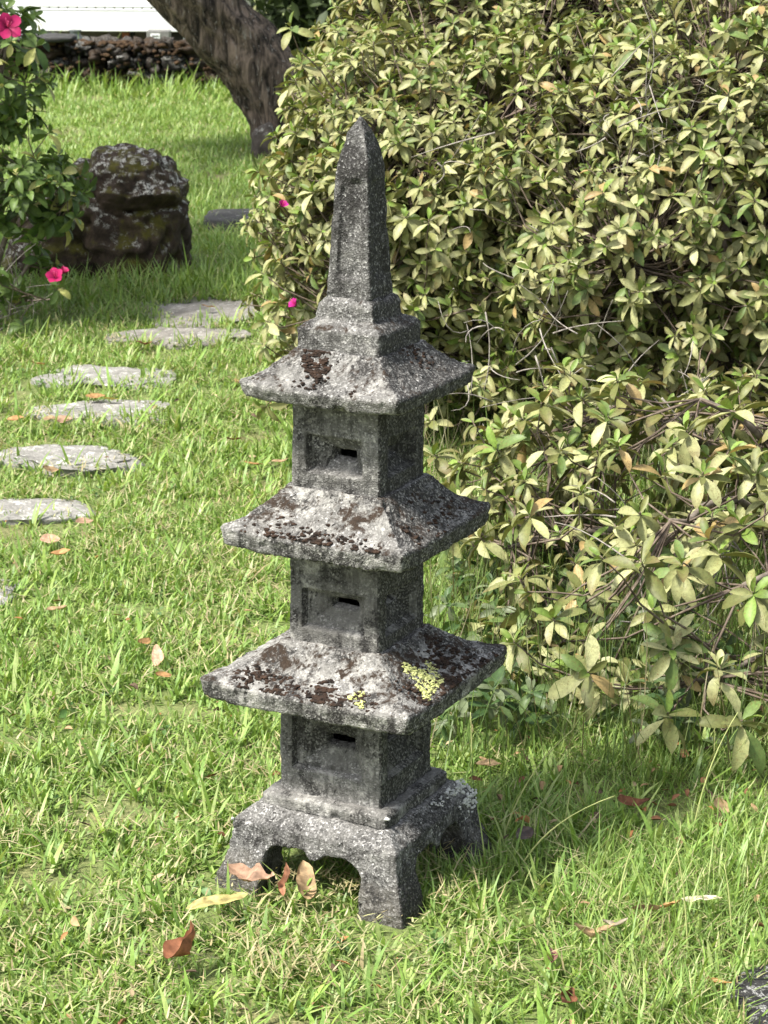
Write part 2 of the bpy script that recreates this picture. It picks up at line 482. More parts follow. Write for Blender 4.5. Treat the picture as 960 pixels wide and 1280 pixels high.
roof(.1676, .3060, .1640, .2760, .0800, .3560, .0905, MS_R1, 21)
roof(.1447, .5300, .1410, .5010, .0765, .5865, .0800, MS_R2, 22)
roof(.1248, .7390, .1205, .7150, .0680, .7840, .0780, MS_R3, 23)
lan_part('step', [(.0640, .777), (.0658, .780), (.0650, .8120), (.0610, .8160), (.052, .822), (.047, .8250), (.0455, .8270), (.0440, .8445), (.041, .8500), (.036, .8540), (.028, .8550)], MS_STEP, .005, big=.0018, chip=.005, seed=31, caps=(False, False))
ob_pr = [(.0345, .850), (.0342, .862), (.0252, 1.034), (.0243, 1.040), (.0205, 1.058), (.0135, 1.080), (.0060, 1.094), (.0012, 1.1005)]
def ob_depth(s, z):   # a sunk panel on each face, following its taper
    hw = float(np.interp(z, [p[1] for p in ob_pr], [p[0] for p in ob_pr])) * .60
    q = np.clip((hw - np.abs(s)) / .0035, 0, 1)
    a = min(max((z - .880) / .006, 0), 1) * min(max((1.020 - z) / .006, 0), 1)
    return q * .0034 * a
lan_part('obelisk', ob_pr, MS_OB, .003, big=.0014, fine=.0009, chip=.003, seed=41, depth=ob_depth, caps=(False, True))

# moss cushions and lichen lying on the roofs (real lumps)
def lumps(name, pts, mat, size, seed, flat=.6, spiky=.35):
    bm = bmesh.new(); bmesh.ops.create_icosphere(bm, subdivisions=2, radius=1.0)
    bv = np.array([v.co for v in bm.verts]); bf = np.array([[v.index for v in f.verts] for f in bm.faces]); bm.free()
    rg = np.random.default_rng(seed); VV, FF, off = [], [], 0
    for p, s in zip(pts, size):
        v = bv * (1 + spiky * vnoise(bv + rg.uniform(0, 50, 3), 2.6, seed)[:, None])
        v = v * s * np.array([rg.uniform(.7, 1.3), rg.uniform(.7, 1.3), flat])
        VV.append(v + p); FF.append(bf + off); off += len(bv)
    return mesh_np(name, np.concatenate(VV), [np.concatenate(FF)], mat)

def slope_pts(side, w_e, z_e, w_t, z_t, blobs, rg):
    """blobs: (u across -1..1 of the eave, q up slope 0..1, radius m, count)"""
    P, S = [], []
    for u, q, rad, cnt in blobs:
        for _ in range(cnt):
            r = rad * math.sqrt(rg.random()); a = rg.random() * 6.283
            qq = q + r * math.sin(a) / max(w_e - w_t, .02); qq = min(max(qq, .02), .98)
            wq = w_e + (w_t - w_e) * qq; z = z_e + (z_t - z_e) * (.52 * qq + .48 * qq ** 2)
            uu = u * w_e + r * math.cos(a)
            if abs(uu) > wq - .004: continue
            P.append((uu, -wq + .002, z) if side == 0 else (wq - .002, uu, z))
            S.append(rg.uniform(.0016, .0046) * (1.25 - .5 * r / rad))
    return P, S
M_MOSS, _t, _b, _o = new_mat('dry brown moss')
_co = N(_t, 'ShaderNodeTexCoord').outputs['Object']
_t.links.new(mix(_t, ramp(_t, noise(_t, _co, 90, 3), [(.35, 0), (.7, 1)]), (.010, .007, .005), (.055, .031, .019)), _b.inputs['Base Color'])
bump(_t, _b, noise(_t, _co, 700, 3), 1, .002)
M_LICH = plain_mat('yellow lichen', (.36, .39, .11), (.62, .63, .30), 200, .9, .6)
M_WHITE = plain_mat('white lichen', (.34, .35, .33), (.68, .68, .64), 150, .95, .6)
rg = random.Random(3)
P, S = [], []
for args in [
    (0, .1248, .739, .068, .784, [(-.18, .78, .022, 90), (-.30, .88, .016, 50), (-.08, .52, .014, 34), (-.30, .22, .010, 10), (-.12, .18, .008, 8), (.42, .12, .006, 5), (-.05, .95, .02, 30)]),
    (1, .1248, .739, .068, .784, [(.1, .9, .02, 30), (.3, .7, .02, 20)]),
    (0, .1447, .530, .0765, .5865, [(.0, .08, .03, 60), (-.4, .12, .03, 46), (.45, .15, .018, 26), (.66, .05, .012, 14), (-.75, .1, .014, 10), (.3, .2, .008, 8)]),
    (1, .1447, .530, .0765, .5865, [(-.1, .35, .04, 30), (.4, .4, .03, 24), (-.55, .3, .02, 14)]),
    (0, .1676, .306, .080, .356, [(-.62, .22, .026, 60), (-.30, .18, .024, 60), (.12, .25, .022, 70), (.16, .08, .014, 34), (.45, .25, .018, 40), (-.1, .1, .02, 30), (.62, .1, .012, 18), (-.45, .35, .012, 16), (.3, .1, .012, 20)]),
    (1, .1676, .306, .080, .356, [(-.55, .3, .03, 80), (-.25, .25, .04, 130), (.1, .35, .04, 120), (.45, .25, .04, 110), (.75, .12, .018, 40), (.3, .7, .02, 30)]),
]:
    a, b_ = slope_pts(*args, rg); P += a; S += b_
o = link('moss', lumps('moss', P, M_MOSS, S, 5, .55, .5), LAN); o['kind'] = 'stuff'; o['label'] = 'dark brown dry moss cushions on the roofs'
P, S = slope_pts(1, .1676, .306, .080, .356, [(-.30, .40, .024, 340), (-.16, .34, .016, 140), (-.42, .24, .014, 100), (-.02, .5, .010, 30), (-.52, .12, .008, 14), (-.30, .66, .010, 30)], rg)
a, b_ = slope_pts(0, .1676, .306, .080, .356, [(.42, .24, .008, 22), (.50, .14, .008, 22), (.46, .34, .006, 10), (.53, .06, .005, 10)], rg); P += a; S += b_
P = [(x, y, z + .001) for x, y, z in P]; S = [s * .62 for s in S]
o = link('lichen', lumps('lichen', P, M_LICH, S, 9, .5, .9), LAN); o['kind'] = 'stuff'; o['label'] = 'lime yellow leafy lichen on the lowest roof'
P, S = [], []
for _ in range(150):     # white crust on the far right corner of the base
    u = rg.gauss(.118, .016); z = .101 - max(0, (rg.random() ** 1.5)) * .05
    wq = .1345 if z < .084 else .1335 - (z - .084) / .02 * .024
    if abs(u) < wq + .002: P.append((wq + .0005, min(u, wq), z)); S.append(rg.uniform(.001, .0035))
for _ in range(60):
    u = rg.uniform(.02, .13); P.append((.112 + rg.uniform(0, .02), u, .1)); S.append(rg.uniform(.0008, .002))
P.append((.1035, -.1035, .1215)); S.append(.0032)
P.append((-.134, -.134, .085)); S.append(.003)
o = link('crust', lumps('crust', P, M_WHITE, S, 12, .7, .8), LAN); o['kind'] = 'stuff'; o['label'] = 'white lichen crust on the base corner'

# ------------------------------------------------------------------ rocks
def rock_mesh(name, size, mat, seed, sub=4, rough=.22, flat_top=None, power=.75, fine=.012):
    bm = bmesh.new(); bmesh.ops.create_icosphere(bm, subdivisions=sub, radius=1.0)
    V = np.array([v.co for v in bm.verts]); F = np.array([[v.index for v in f.verts] for f in bm.faces]); bm.free()
    V = np.sign(V) * np.abs(V) ** power
    V *= (1 + rough * fbm(V, 1.1, 3, seed))[:, None]
    V = V * np.array(size) * .5
    V += (V / np.linalg.norm(V, axis=1)[:, None]) * (fbm(V, 14, 4, seed + 3) * fine)[:, None]
    if flat_top is not None:
        V[:, 2] = np.where(V[:, 2] > flat_top, flat_top + (V[:, 2] - flat_top) * .18, V[:, 2])
    return mesh_np(name, V, [F], mat)

# boulder with a jutting cap
M_BOULDER = rock_mat('mossy boulder', (.028, .020, .016), (.135, .096, .070), (.52, .52, .47), .7, (.095, .088, .014), .85, 1.5)
def boulder():
    bm = bmesh.new(); bmesh.ops.create_icosphere(bm, subdivisions=6, radius=1.0)
    V = np.array([v.co for v in bm.verts]); F = np.array([[v.index for v in f.verts] for f in bm.faces]); bm.free()
    V = np.sign(V) * np.abs(V) ** .66
    V *= np.array([.225, .24, .265])
    V[:, 2] += .165
    x, y, z = V.T.copy()
    V[:, 0] += np.where(x < 0, -(0.44 - z) * .55 * (-x / .225), -(z - .30) * .06 * (x / .225))   # the left foot runs out
    V[:, 2] -= np.clip((-x - .06) / .2, 0, 1) * .05 * np.clip((z - .2) / .1, 0, 1)
    cap = np.clip((z - .265) / .05, 0, 1) * np.clip((x + .04) / .06, 0, 1)       # cap block leaning out right and front
    V[:, 1] -= cap * .035 * np.clip(-y / .15, 0, 1); V[:, 0] += cap * .006
    d = V - np.array([.0, .0, .22]); d /= np.linalg.norm(d, axis=1)[:, None]
    gro = np.exp(-((z - .255 - .12 * (x - .05) + .02 * vnoise(V, 9, 91)) / .016) ** 2) * np.clip((x - .0) / .06, 0, 1)
    V -= d * (gro * .022)[:, None]
    gv = np.exp(-((x + .04 + (z - .3) * .55 + .03 * vnoise(V, 7, 92)) / .022) ** 2) * np.clip((z - .12) / .05, 0, 1)
    V -= d * (gv * .030)[:, None]
    gv = np.exp(-((x + .13 + (z - .2) * .5 + .03 * vnoise(V, 7, 93)) / .02) ** 2)
    V -= d * (gv * .026)[:, None]
    lay = np.abs(vnoise(V * np.array([4.0, 4.0, 34.]), 1.0, 6)) * .016 * np.clip((.26 - z) / .04, 0, 1)
    V += d * (fbm(V, 4.5, 3, 77) * .034 + (.5 - np.abs(fbm(V, 11, 3, 78))) * .030 - np.abs(fbm(V, 24, 3, 80)) * .016 - lay + vnoise(V, 62, 79) * .006 + vnoise(V, 110, 81) * .003)[:, None]
    o = link('boulder', mesh_np('boulder', V, [F], M_BOULDER), None, (-.945, 8.15, -.01)); return o
o = boulder(); props(o, 'dark mossy boulder with a pale lichened cap on the shaded lawn behind the stepping stones', 'boulder')

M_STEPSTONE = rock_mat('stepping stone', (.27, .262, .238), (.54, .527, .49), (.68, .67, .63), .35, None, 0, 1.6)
M_STEPDARK = rock_mat('shaded stepping stone', (.22, .205, .18), (.48, .455, .41), (.5, .5, .46), .3, None, 0, 1.6)  # darker copy for the two far stones, shade put into the colour
M_SLAB = rock_mat('dark slab', (.05, .05, .05), (.12, .12, .115), (.4, .4, .38), .2, None, 0, 1.5)
M_DARKROCK = rock_mat('dark speckled rock', (.020, .019, .019), (.075, .074, .072), (.45, .45, .43), .45, None, 0, 3.2)
def stepstone(x, y, sx_, sy_, seed, label, mat):
    me = rock_mesh('stepping_stone', (sx_, sy_, .13), mat, seed, 5, .30, .012, .80, .006)
    V = getco(me)
    pit = np.clip(fbm(V * np.array([1, 1, .2]), 24, 3, seed + 50) - .35, 0, 1) * .012
    V[:, 2] -= pit * (V[:, 2] > 0); setco(me, V)
    o = link('stepping_stone', me, None, (x, y, -.011)); props(o, label, 'stepping stone', 'stepping stones set in the lawn')
    o.rotation_euler = (random.uniform(-.02, .02), random.uniform(-.02, .02), random.uniform(-.2, .2))
for a in [
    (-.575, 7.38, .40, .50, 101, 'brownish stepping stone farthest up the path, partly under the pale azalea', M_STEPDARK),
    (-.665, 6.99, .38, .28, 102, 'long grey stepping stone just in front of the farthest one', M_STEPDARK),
    (-.805, 6.41, .37, .28, 103, 'broad pale stepping stone with dark pits, third from the far end of the path', M_STEPSTONE),
    (-.755, 5.97, .33, .23, 104, 'pale stepping stone with orange leaves lying on its back edge', M_STEPSTONE),
    (-.785, 5.49, .33, .22, 105, 'whitish ragged stepping stone half overgrown by grass, fifth from the far end', M_STEPSTONE),
    (-.835, 5.01, .30, .18, 106, 'pale stepping stone cut by the left edge of the photo, at mid height', M_STEPSTONE),
    (-.93, 4.40, .34, .26, 107, 'nearest stepping stone, only its white rim showing at the left edge', M_STEPSTONE)]:
    stepstone(*a)
o = link('slab', rock_mesh('slab', (.36, .34, .13), M_SLAB, 111, 4, .1, .02, .6, .004), None, (-.56, 9.28, .008)); props(o, 'dark grey flat slab lying between the boulder and the pale azalea', 'stone slab')
o = link('ground_rock', rock_mesh('ground_rock', (.25, .27, .10), M_DARKROCK, 113, 6, .2, .015, .7, .006), None, (.590, 2.655, .0)); props(o, 'black and white speckled flat rock in the near right corner', 'rock')
M_ROOTROCK = rock_mat('grey rock', (.05, .042, .035), (.19, .16, .14), (.4, .4, .36), .4, None, 0, 2)
o = link('root_stone', rock_mesh('root_stone', (.12, .14, .20), M_ROOTROCK, 115, 4, .25, None, .7, .012), None, (-.615, 11.5, .04)); props(o, 'grey stone leaning against the foot of the tree trunk', 'stone')

# ------------------------------------------------------------------ leaves
def leaf_set(base, direc, normal, length, width, droop, fold, tint, levels=(0.0, .14, .38, .64, .86, 1.0), prof=(.05, .42, .92, 1.0, .62, .0), brown=0.0):
    """batch of leaves -> verts, faces, tints.  base,direc,normal (N,3)"""
    n = len(base)
    direc = direc / np.linalg.norm(direc, axis=1)[:, None]
    side = np.cross(direc, normal); side /= np.linalg.norm(side, axis=1)[:, None] + 1e-9
    nor = np.cross(side, direc)
    V = []
    for t_, w_ in zip(levels, prof):
        bend = droop * t_ * t_
        c = base + direc * (length * t_ * (1 - .25 * np.abs(bend)))[:, None] - nor * (length * bend * .5)[:, None]
        hw = width * .5 * w_
        if w_ == 0.0:
            V.append(c[:, None, :])
        else:
            lift = nor * (hw * fold)[:, None]
            V.append(np.stack([c - side * hw[:, None] + lift, c, c + side * hw[:, None] + lift], 1))
    V = np.concatenate(V, 1); k = V.shape[1]
    L = len(levels) - 1
    q = []
    for r in range(L - 1):
        a = r * 3; q += [[a, a + 1, a + 4, a + 3], [a + 1, a + 2, a + 5, a + 4]]
    a = (L - 1) * 3; tr = [[a, a + 1, a + 3], [a + 1, a + 2, a + 3]]
    offs = (np.arange(n) * k)[:, None, None]
    Q = (np.array(q)[None] + offs).reshape(-1, 4); T = (np.array(tr)[None] + offs).reshape(-1, 3)
    tt = np.repeat(tint, k, axis=0)
    mid = np.zeros(k); mid[1:(L) * 3:3] = 1
    tt = tt * (1 + .18 * np.tile(mid, n))[:, None]
    lv = np.concatenate([np.full(1 if w_ == 0.0 else 3, t_) for t_, w_ in zip(levels, prof)])
    h1 = np.abs(np.sin(base[:, 0] * 913.7 + base[:, 1] * 517.3 + length * 4001.)) ; h1 = np.clip((h1 - .55) / .45, 0, 1)
    wb = np.repeat(h1, k) * np.clip(np.tile(lv, n) - .45, 0, 1) * 1.1 * brown
    tt = tt * (1 - wb[:, None]) + wb[:, None] * np.array([.23, .15, .07])
    return V.reshape(-1, 3), [Q, T], tt, k

def unit(v): return v / (np.linalg.norm(v, axis=-1, keepdims=True) + 1e-9)

def rosettes(tips, axes, leaf_len, rgn, tint_fn, kmin=6, kmax=11, wr=(.27, .37)):
    """leaf arrays for whorls at the twig tips"""
    B, Dr, Nn, Ln, Wd, Dp, Fo, Ti, Age = [], [], [], [], [], [], [], [], []
    for ti, (p, a) in enumerate(zip(tips, axes)):
        k = int(rgn.integers(kmin, kmax + 1))
        a = a / np.linalg.norm(a)
        r = np.cross(a, [0.3, .2, .9]); r /= np.linalg.norm(r); s = np.cross(a, r)
        ph0 = rgn.random() * 6.28; sc = (leaf_len if np.isscalar(leaf_len) else leaf_len[ti]) * rgn.uniform(.72, 1.22); health = rgn.random()
        for j in range(k):
            age = (j + .5) / k                       # 0 young centre .. 1 oldest outside
            ph = ph0 + j * 2.399 + rgn.normal(0, .2)
            el = math.radians(22 + 82 * age ** .8 + rgn.normal(0, 10))
            d = a * math.cos(el) + (r * math.cos(ph) + s * math.sin(ph)) * math.sin(el)
            d = d + np.array([0, 0, -.28 * age])
            nrm = a * math.sin(el) - (r * math.cos(ph) + s * math.sin(ph)) * math.cos(el) * .6 + rgn.normal(0, .22, 3)
            B.append(p - a * (.012 * age + .004)); Dr.append(d); Nn.append(nrm)
            l = sc * (0.50 + .50 * min(1, age * 1.7)) * rgn.uniform(.78, 1.15)
            Ln.append(l); Wd.append(l * rgn.uniform(*wr)); Dp.append(rgn.uniform(.0, .7) + .35 * age); Fo.append(rgn.uniform(.15, .75))
            Ti.append(tint_fn(age, health, rgn)); Age.append(age)
    return [np.array(x) for x in (B, Dr, Nn, Ln, Wd, Dp, Fo, Ti)]

def pale_tint(age, health, g):
    fresh = np.array([.14, .215, .040]); olive = np.array([.195, .215, .068]); pale = np.array([.415, .42, .215]); tan = np.array([.34, .25, .105]); dark = np.array([.10, .15, .04])
    u = g.random()
    if age < .26 and g.random() < .85: c = fresh * g.uniform(.8, 1.3)
    elif u < .03: c = tan
    elif u < .20 + .18 * health: c = olive * .75
    elif u < .31 + .22 * health: c = dark * 1.15
    else: c = olive + (pale - olive) * min(1, max(0, .65 * g.random() + .55 * health - .1)) ** 1.1
    return c * g.uniform(.82, 1.15)

def dark_tint(age, health, g):
    a = np.array([.040, .075, .018]); b = np.array([.125, .19, .05])
    c = a + (b - a) * (g.random() if age > .25 else .7 + .3 * g.random())
    if g.random() < .08: c = np.array([.36, .36, .13])
    return c * g.uniform(.8, 1.2)

def shell_tips(ells, dens, rgn, lo=.84, hi=1.03, zmin=.05):
    """points on a union of ellipsoids, with outward axes"""
    P, A = [], []
    for k, (c, r, f) in enumerate(ells):
        c = np.array(c); r = np.array(r)
        area = 4 * math.pi * (((r[0] * r[1]) ** 1.6 + (r[0] * r[2]) ** 1.6 + (r[1] * r[2]) ** 1.6) / 3) ** (1 / 1.6)
        n = int(area * dens * f)
        d = unit(rgn.normal(size=(n, 3))); s = rgn.uniform(lo, hi, n)[:, None]
        bumpy = 1 + .15 * fbm(d * 1.0 + k * 3.1, 2.3, 2, k + 2)[:, None]
        p = c + d * r * s * bumpy
        a = unit(unit(d / r) * .75 + np.array([0, 0, .55]) + rgn.normal(0, .30, (n, 3)))
        ok = (p[:, 2] > zmin) & (fbm(p, 2.6, 2, 91) > -.64)
        for k2, (c2, r2, f2) in enumerate(ells):
            if k2 != k: ok &= (((p - np.array(c2)) / np.array(r2)) ** 2).sum(1) > .72
        P.append(p[ok]); A.append(a[ok])
    return np.concatenate(P), np.concatenate(A)

def bez(p0, p1, p2, n):
    t_ = np.linspace(0, 1, n)[:, None]
    return (1 - t_) ** 2 * p0 + 2 * t_ * (1 - t_) * p1 + t_ ** 2 * p2

def camera_score(V, L):
    d = np.linalg.norm(V - np.array([0, 0, CAM_H]), axis=1)
    return L / d

M_TWIG = plain_mat('azalea twig', (.060, .040, .028), (.20, .16, .125), 60, .9, .4)
M_DEAD = plain_mat('dead grey twig', (.12, .10, .085), (.40, .37, .33), 60, .9, .4)
M_BRANCH = plain_mat('azalea branch', (.075, .058, .045), (.24, .205, .17), 45, .95, .7)

def in_frame(P, mx=.02):
    q = P - np.array([0, 0, CAM_H])
    Z = q @ np.array(fw); X = q @ np.array(rt2) / Z; Y = q @ np.array(up2) / Z
    return (np.abs(X) < 480 / 2850 + mx) & (np.abs(Y) < 640 / 2850 + mx)

def shrub(name, label, cat, root, tips, axes, leaf_len, tint_fn, mat, rgn, stems, keep=300, kmin=6, kmax=11, twig_r=.0019, hero=None, deadn=0, dead_box=None, wr=(.27, .37), brown=0.0):
    thing = empty(name, root); props(thing, label, cat)
    rootv = np.array(root, float)
    # main stems (world coords, shifted to the thing afterwards)
    nodes, nrad = [], []
    for st in stems:
        P_ = bez(*[np.array(q, float) for q in st[:3]], 14)
        P_ += np.column_stack([fbm(P_, 7, 2, 5), fbm(P_, 7, 2, 6), fbm(P_, 7, 2, 7)]) * .02
        R_ = np.linspace(st[3], st[3] * .35, 14)
        V, F = tubes([(P_ - rootv, R_)], 7)
        link('branch', mesh_np('branch', V, F, M_BRANCH), thing)
        nodes.append(P_[3:]); nrad.append(R_[3:])
    nodes = np.concatenate(nodes)
    # twigs
    paths = []
    for p, a in zip(tips, axes):
        d = np.linalg.norm(nodes - p, axis=1); j = int(np.argmin(d + rgn.random(len(d)) * .24))
        q = nodes[j]; L = np.linalg.norm(q - p)
        mid = p - a * min(.16, L * .5) + rgn.normal(0, .015, 3)
        n = 4 if L < .25 else 6
        pts = bez(p, mid, q, n); pts[1:-1] += rgn.normal(0, .007, (n - 2, 3))
        paths.append((pts - rootv, np.linspace(twig_r * .7, twig_r * (1.0 + 1.1 * min(L, .8)), n)))
    V, F = tubes(paths, 4)
    o = link('twigs', mesh_np('twigs', V, F, M_TWIG), thing); o['kind'] = 'stuff'
    if deadn:
        paths = []
        for _ in range(deadn):
            c, r_ = dead_box[int(rgn.integers(len(dead_box)))]
            p = np.array(c) + rgn.uniform(-1, 1, 3) * np.array(r_); dd = unit(rgn.normal(0, 1, 3) + np.array([0, -.5, .6])); L = rgn.uniform(.06, .22)
            pts = bez(p, p + dd * L * .5 + rgn.normal(0, .02, 3), p + dd * L + rgn.normal(0, .03, 3), 6)
            paths.append((pts - rootv, np.linspace(.0017, .0006, 6) * rgn.uniform(.7, 1.4)))
        V, F = tubes(paths, 4)
        o = link('dead_twigs', mesh_np('dead_twigs', V, F, M_DEAD), thing); o['kind'] = 'stuff'; o['label'] = 'bare grey dead twigs'
    arr = rosettes(tips, axes, leaf_len, rgn, tint_fn, kmin, kmax, wr)
    B, Dr, Nn, Ln, Wd, Dp, Fo, Ti = arr
    ok = (B + unit(Dr) * Ln[:, None] * .8)[:, 2] > .01
    B, Dr, Nn, Ln, Wd, Dp, Fo, Ti = [x[ok] for x in (B, Dr, Nn, Ln, Wd, Dp, Fo, Ti)]
    # the leaves that show largest become parts of their own
    face = np.abs((unit(Nn) * unit(B - np.array([0, 0, CAM_H]))).sum(1))
    sc_ = camera_score(B, Ln) * (.4 + .6 * face) * in_frame(B, 0)
    if hero is not None: sc_ = sc_ * hero(B)
    order = np.argsort(-sc_); sel = order[:keep]; rest = np.ones(len(B), bool); rest[sel] = False
    V, F, T, k = leaf_set(B[rest] - rootv, Dr[rest], Nn[rest], Ln[rest], Wd[rest], Dp[rest], Fo[rest], Ti[rest], brown=brown)
    o = link('foliage', mesh_np('foliage', V, F, mat, T), thing); o['kind'] = 'stuff'
    # prototypes: 24 shared leaf meshes, ordered by colour
    lum = Ti[sel].sum(1); rank = np.argsort(np.argsort(lum)); NP = 24
    groups = [sel[(rank * NP // len(sel)) == g_] for g_ in range(NP)]
    for g_ in groups:
        if len(g_) == 0: continue
        i0 = g_[len(g_) // 2]
        V, F, T, k = leaf_set(np.zeros((1, 3)), np.array([[1., 0, 0]]), np.array([[0, 0, 1.]]), np.array([1.0]), np.array([float(np.mean(Wd[g_] / Ln[g_]))]), Dp[[i0]], Fo[[i0]], Ti[[i0]], brown=0)
        me = mesh_np('leaf', V, F, mat, T)
        for i in g_:
            x = unit(Dr[i]); y = unit(np.cross(Nn[i], x)); z = np.cross(x, y)
            lo = link('leaf', me, thing)
            M4 = Matrix(((x[0], y[0], z[0], 0), (x[1], y[1], z[1], 0), (x[2], y[2], z[2], 0), (0, 0, 0, 1)))
            b0 = B[i] - rootv
            M4 = Matrix.Translation(b0) @ M4 @ Matrix.Scale(float(Ln[i]), 4)
            lo.matrix_local = M4
    return thing

M_PALE = leaf_mat('pale azalea leaf', .5, .20, .7, .35)
M_GREEN = leaf_mat('dark azalea leaf', .45, .25, .0, .3)

# ------------------------------------------------------------------ pale azalea (right)
g1 = np.random.default_rng(11)
back = [((1.10, 6.40, .25), (1.35, 1.30, 1.30), 1.0), ((.16, 5.92, .52), (.50, .55, .50), 1.5), ((.95, 5.62, .60), (.80, .72, .60), 1.35),
        ((.30, 6.5, .80), (.55, .6, .50), 1.2), ((2.1, 5.4, .45), (.8, .9, .75), .6)]
T1, A1 = shell_tips(back, 300, g1, .80, 1.03)
T1b, A1b = shell_tips(back, 210, g1, .62, .84)
front = [((.80, 4.20, .12), (.62, .68, .38), 1.0), ((.95, 3.85, .08), (.5, .42, .30), 1.2), ((.42, 4.45, .20), (.32, .34, .24), 1.2), ((.34, 3.95, .03), (.26, .34, .13), 1.0)]
T2, A2 = shell_tips(front, 92, g1, .70, 1.03, .06)
T2b, A2b = shell_tips(front, 85, g1, .45, .80, .05)
def near_side(P, yb): # thin out what the photograph's side never sees
    return (P[:, 1] < yb) | (np.random.default_rng(1).random(len(P)) < .35)
k1 = near_side(T1, 6.9); T1, A1 = T1[k1], A1[k1]
heroes = np.array([(.352, 3.55, .351), (.424, 3.6, .329), (.334, 3.5, .168), (.483, 3.6, .175), (.461, 3.45, .118), (.549, 3.5, .183), (.289, 3.7, .196), (.263, 4.0, .295), (.423, 4.2, .427), (.521, 4.1, .345), (.334, 4.2, .364), (.222, 4.4, .312), (.612, 3.6, .274), (.584, 3.45, .106), (.456, 3.9, .325), (.218, 3.65, .17), (.585, 4.0, .282), (.446, 4.3, .483), (.173, 4.3, .208), (.257, 4.1, .14), (.658, 3.9, .4)])
HA = unit(np.column_stack([np.random.default_rng(5).normal(-.1, .3, len(heroes)), np.random.default_rng(6).normal(-.45, .25, len(heroes)), np.full(len(heroes), .8)]))
extra = np.array([(-.288, 5.3, .175), (-.30, 5.45, .30), (-.297, 5.5, .348), (-.235, 5.6, 1.05), (-.27, 5.4, .24), (-.31, 5.6, .45)])
EA = unit(np.array([(-.5, -.4, -.2), (-.5, -.3, .5), (-.4, -.4, .6), (-.3, -.4, .8), (-.6, -.3, .3), (-.6, -.2, .5)]))
tips = np.concatenate([T1, T1b, T2, T2b, heroes, extra]); axes = np.concatenate([A1, A1b, A2, A2b, HA, EA])
LEN = np.concatenate([np.full(len(T1), .055), np.full(len(T1b), .055), np.full(len(T2) + len(T2b), .066), np.full(len(heroes), .077), np.full(len(extra), .062)])
stems = [((.9, 6.2, 0), (.7, 6.1, .5), (.05, 5.7, .75), .024), ((1.0, 6.2, 0), (1.0, 5.8, .6), (.8, 5.4, .95), .026), ((1.1, 6.3, 0), (1.3, 6.0, .6), (1.5, 5.6, 1.0), .026),
         ((.85, 6.0, 0), (.5, 5.6, .2), (-.1, 5.6, .35), .02), ((.95, 5.9, 0), (.9, 5.4, .3), (.55, 5.15, .55), .02), ((1.1, 6.5, 0), (.9, 6.6, .8), (.5, 6.4, 1.2), .024),
         ((1.2, 6.0, 0), (1.1, 5.4, .5), (1.15, 5.1, .62), .02), ((.9, 5.2, .0), (.75, 4.9, .25), (.45, 4.6, .35), .017), ((1.0, 4.6, 0), (.8, 4.3, .3), (.5, 3.9, .30), .015),
         ((1.05, 4.5, 0), (.95, 4.0, .3), (.62, 3.75, .25), .014), ((.95, 4.7, 0), (.6, 4.4, .15), (.25, 4.2, .18), .014), ((1.0, 4.4, 0), (.8, 3.9, .12), (.55, 3.65, .1), .013),
         ((1.1, 4.5, 0), (1.3, 4.1, .25), (1.2, 3.8, .25), .014), ((.9, 4.6, 0), (.8, 4.3, .4), (.6, 4.3, .45), .014), ((2.0, 5.6, 0), (2.0, 5.3, .5), (2.1, 5.0, .8), .02)]
def herofn(B): return np.where(B[:, 1] < 4.6, 1.15, 1.0)
AZ = shrub('azalea_bush', 'large spreading azalea bush with pale yellowish speckled leaves and bare grey twigs behind the lantern', 'bush', (1.0, 5.6, 0), tips, axes, LEN, pale_tint, M_PALE, g1, stems, 300, 7, 12, brown=1.0,
           deadn=150, dead_box=[((.62, 5.25, .85), (.14, .14, .12)), ((.45, 5.0, .38), (.3, .16, .10)), ((.62, 4.6, .3), (.3, .2, .15)), ((.5, 5.3, .6), (.4, .2, .3)), ((.62, 4.0, .2), (.22, .2, .1))], hero=herofn)

# ------------------------------------------------------------------ dark azalea with flowers (left)
g2 = np.random.default_rng(23)
lob = [((-1.62, 7.35, .60), (.46, .46, .55), 1.0), ((-1.13, 7.2, .43), (.20, .24, .15), 1.6), ((-1.22, 7.25, .80), (.16, .2, .22), 1.4), ((-1.2, 7.1, .20), (.16, .2, .10), .6)]
T3, A3 = shell_tips(lob, 84, g2, .72, 1.03, .08)
ex = np.array([(-1.0, 6.9, .165), (-1.12, 6.95, .04), (-1.137, 7.02, .90), (-1.07, 7.1, .88), (-1.04, 7.1, .62), (-.97, 7.1, .42), (-.96, 7.05, .36), (-1.16, 7.1, .99), (-1.0, 7.0, .47), (-1.1, 7.0, .45)])
exa = unit(np.array([(.4, -.5, .5), (.3, -.5, .8), (.2, -.5, .8), (.5, -.3, .6), (.5, -.2, .8), (.6, -.3, .4), (.6, -.3, .2), (.3, -.3, .9), (.4, -.4, .8), (.1, -.5, .8)]))
tips3 = np.concatenate([T3, ex]); axes3 = np.concatenate([A3, exa])
stems3 = [((-1.25, 7.3, 0), (-1.25, 7.25, .3), (-1.1, 7.15, .5), .014), ((-1.3, 7.3, 0), (-1.3, 7.3, .5), (-1.2, 7.2, .9), .016), ((-1.22, 7.25, 0), (-1.15, 7.1, .08), (-1.02, 6.95, .12), .006),
          ((-1.4, 7.35, 0), (-1.6, 7.3, .4), (-1.75, 7.3, .8), .016), ((-1.35, 7.4, 0), (-1.45, 7.5, .5), (-1.5, 7.5, .95), .016), ((-1.2, 7.2, 0), (-1.18, 7.2, .2), (-.99, 7.08, .4), .008), ((-1.27, 7.2, 0), (-1.4, 7.1, .3), (-1.45, 7.0, .5), .012)]
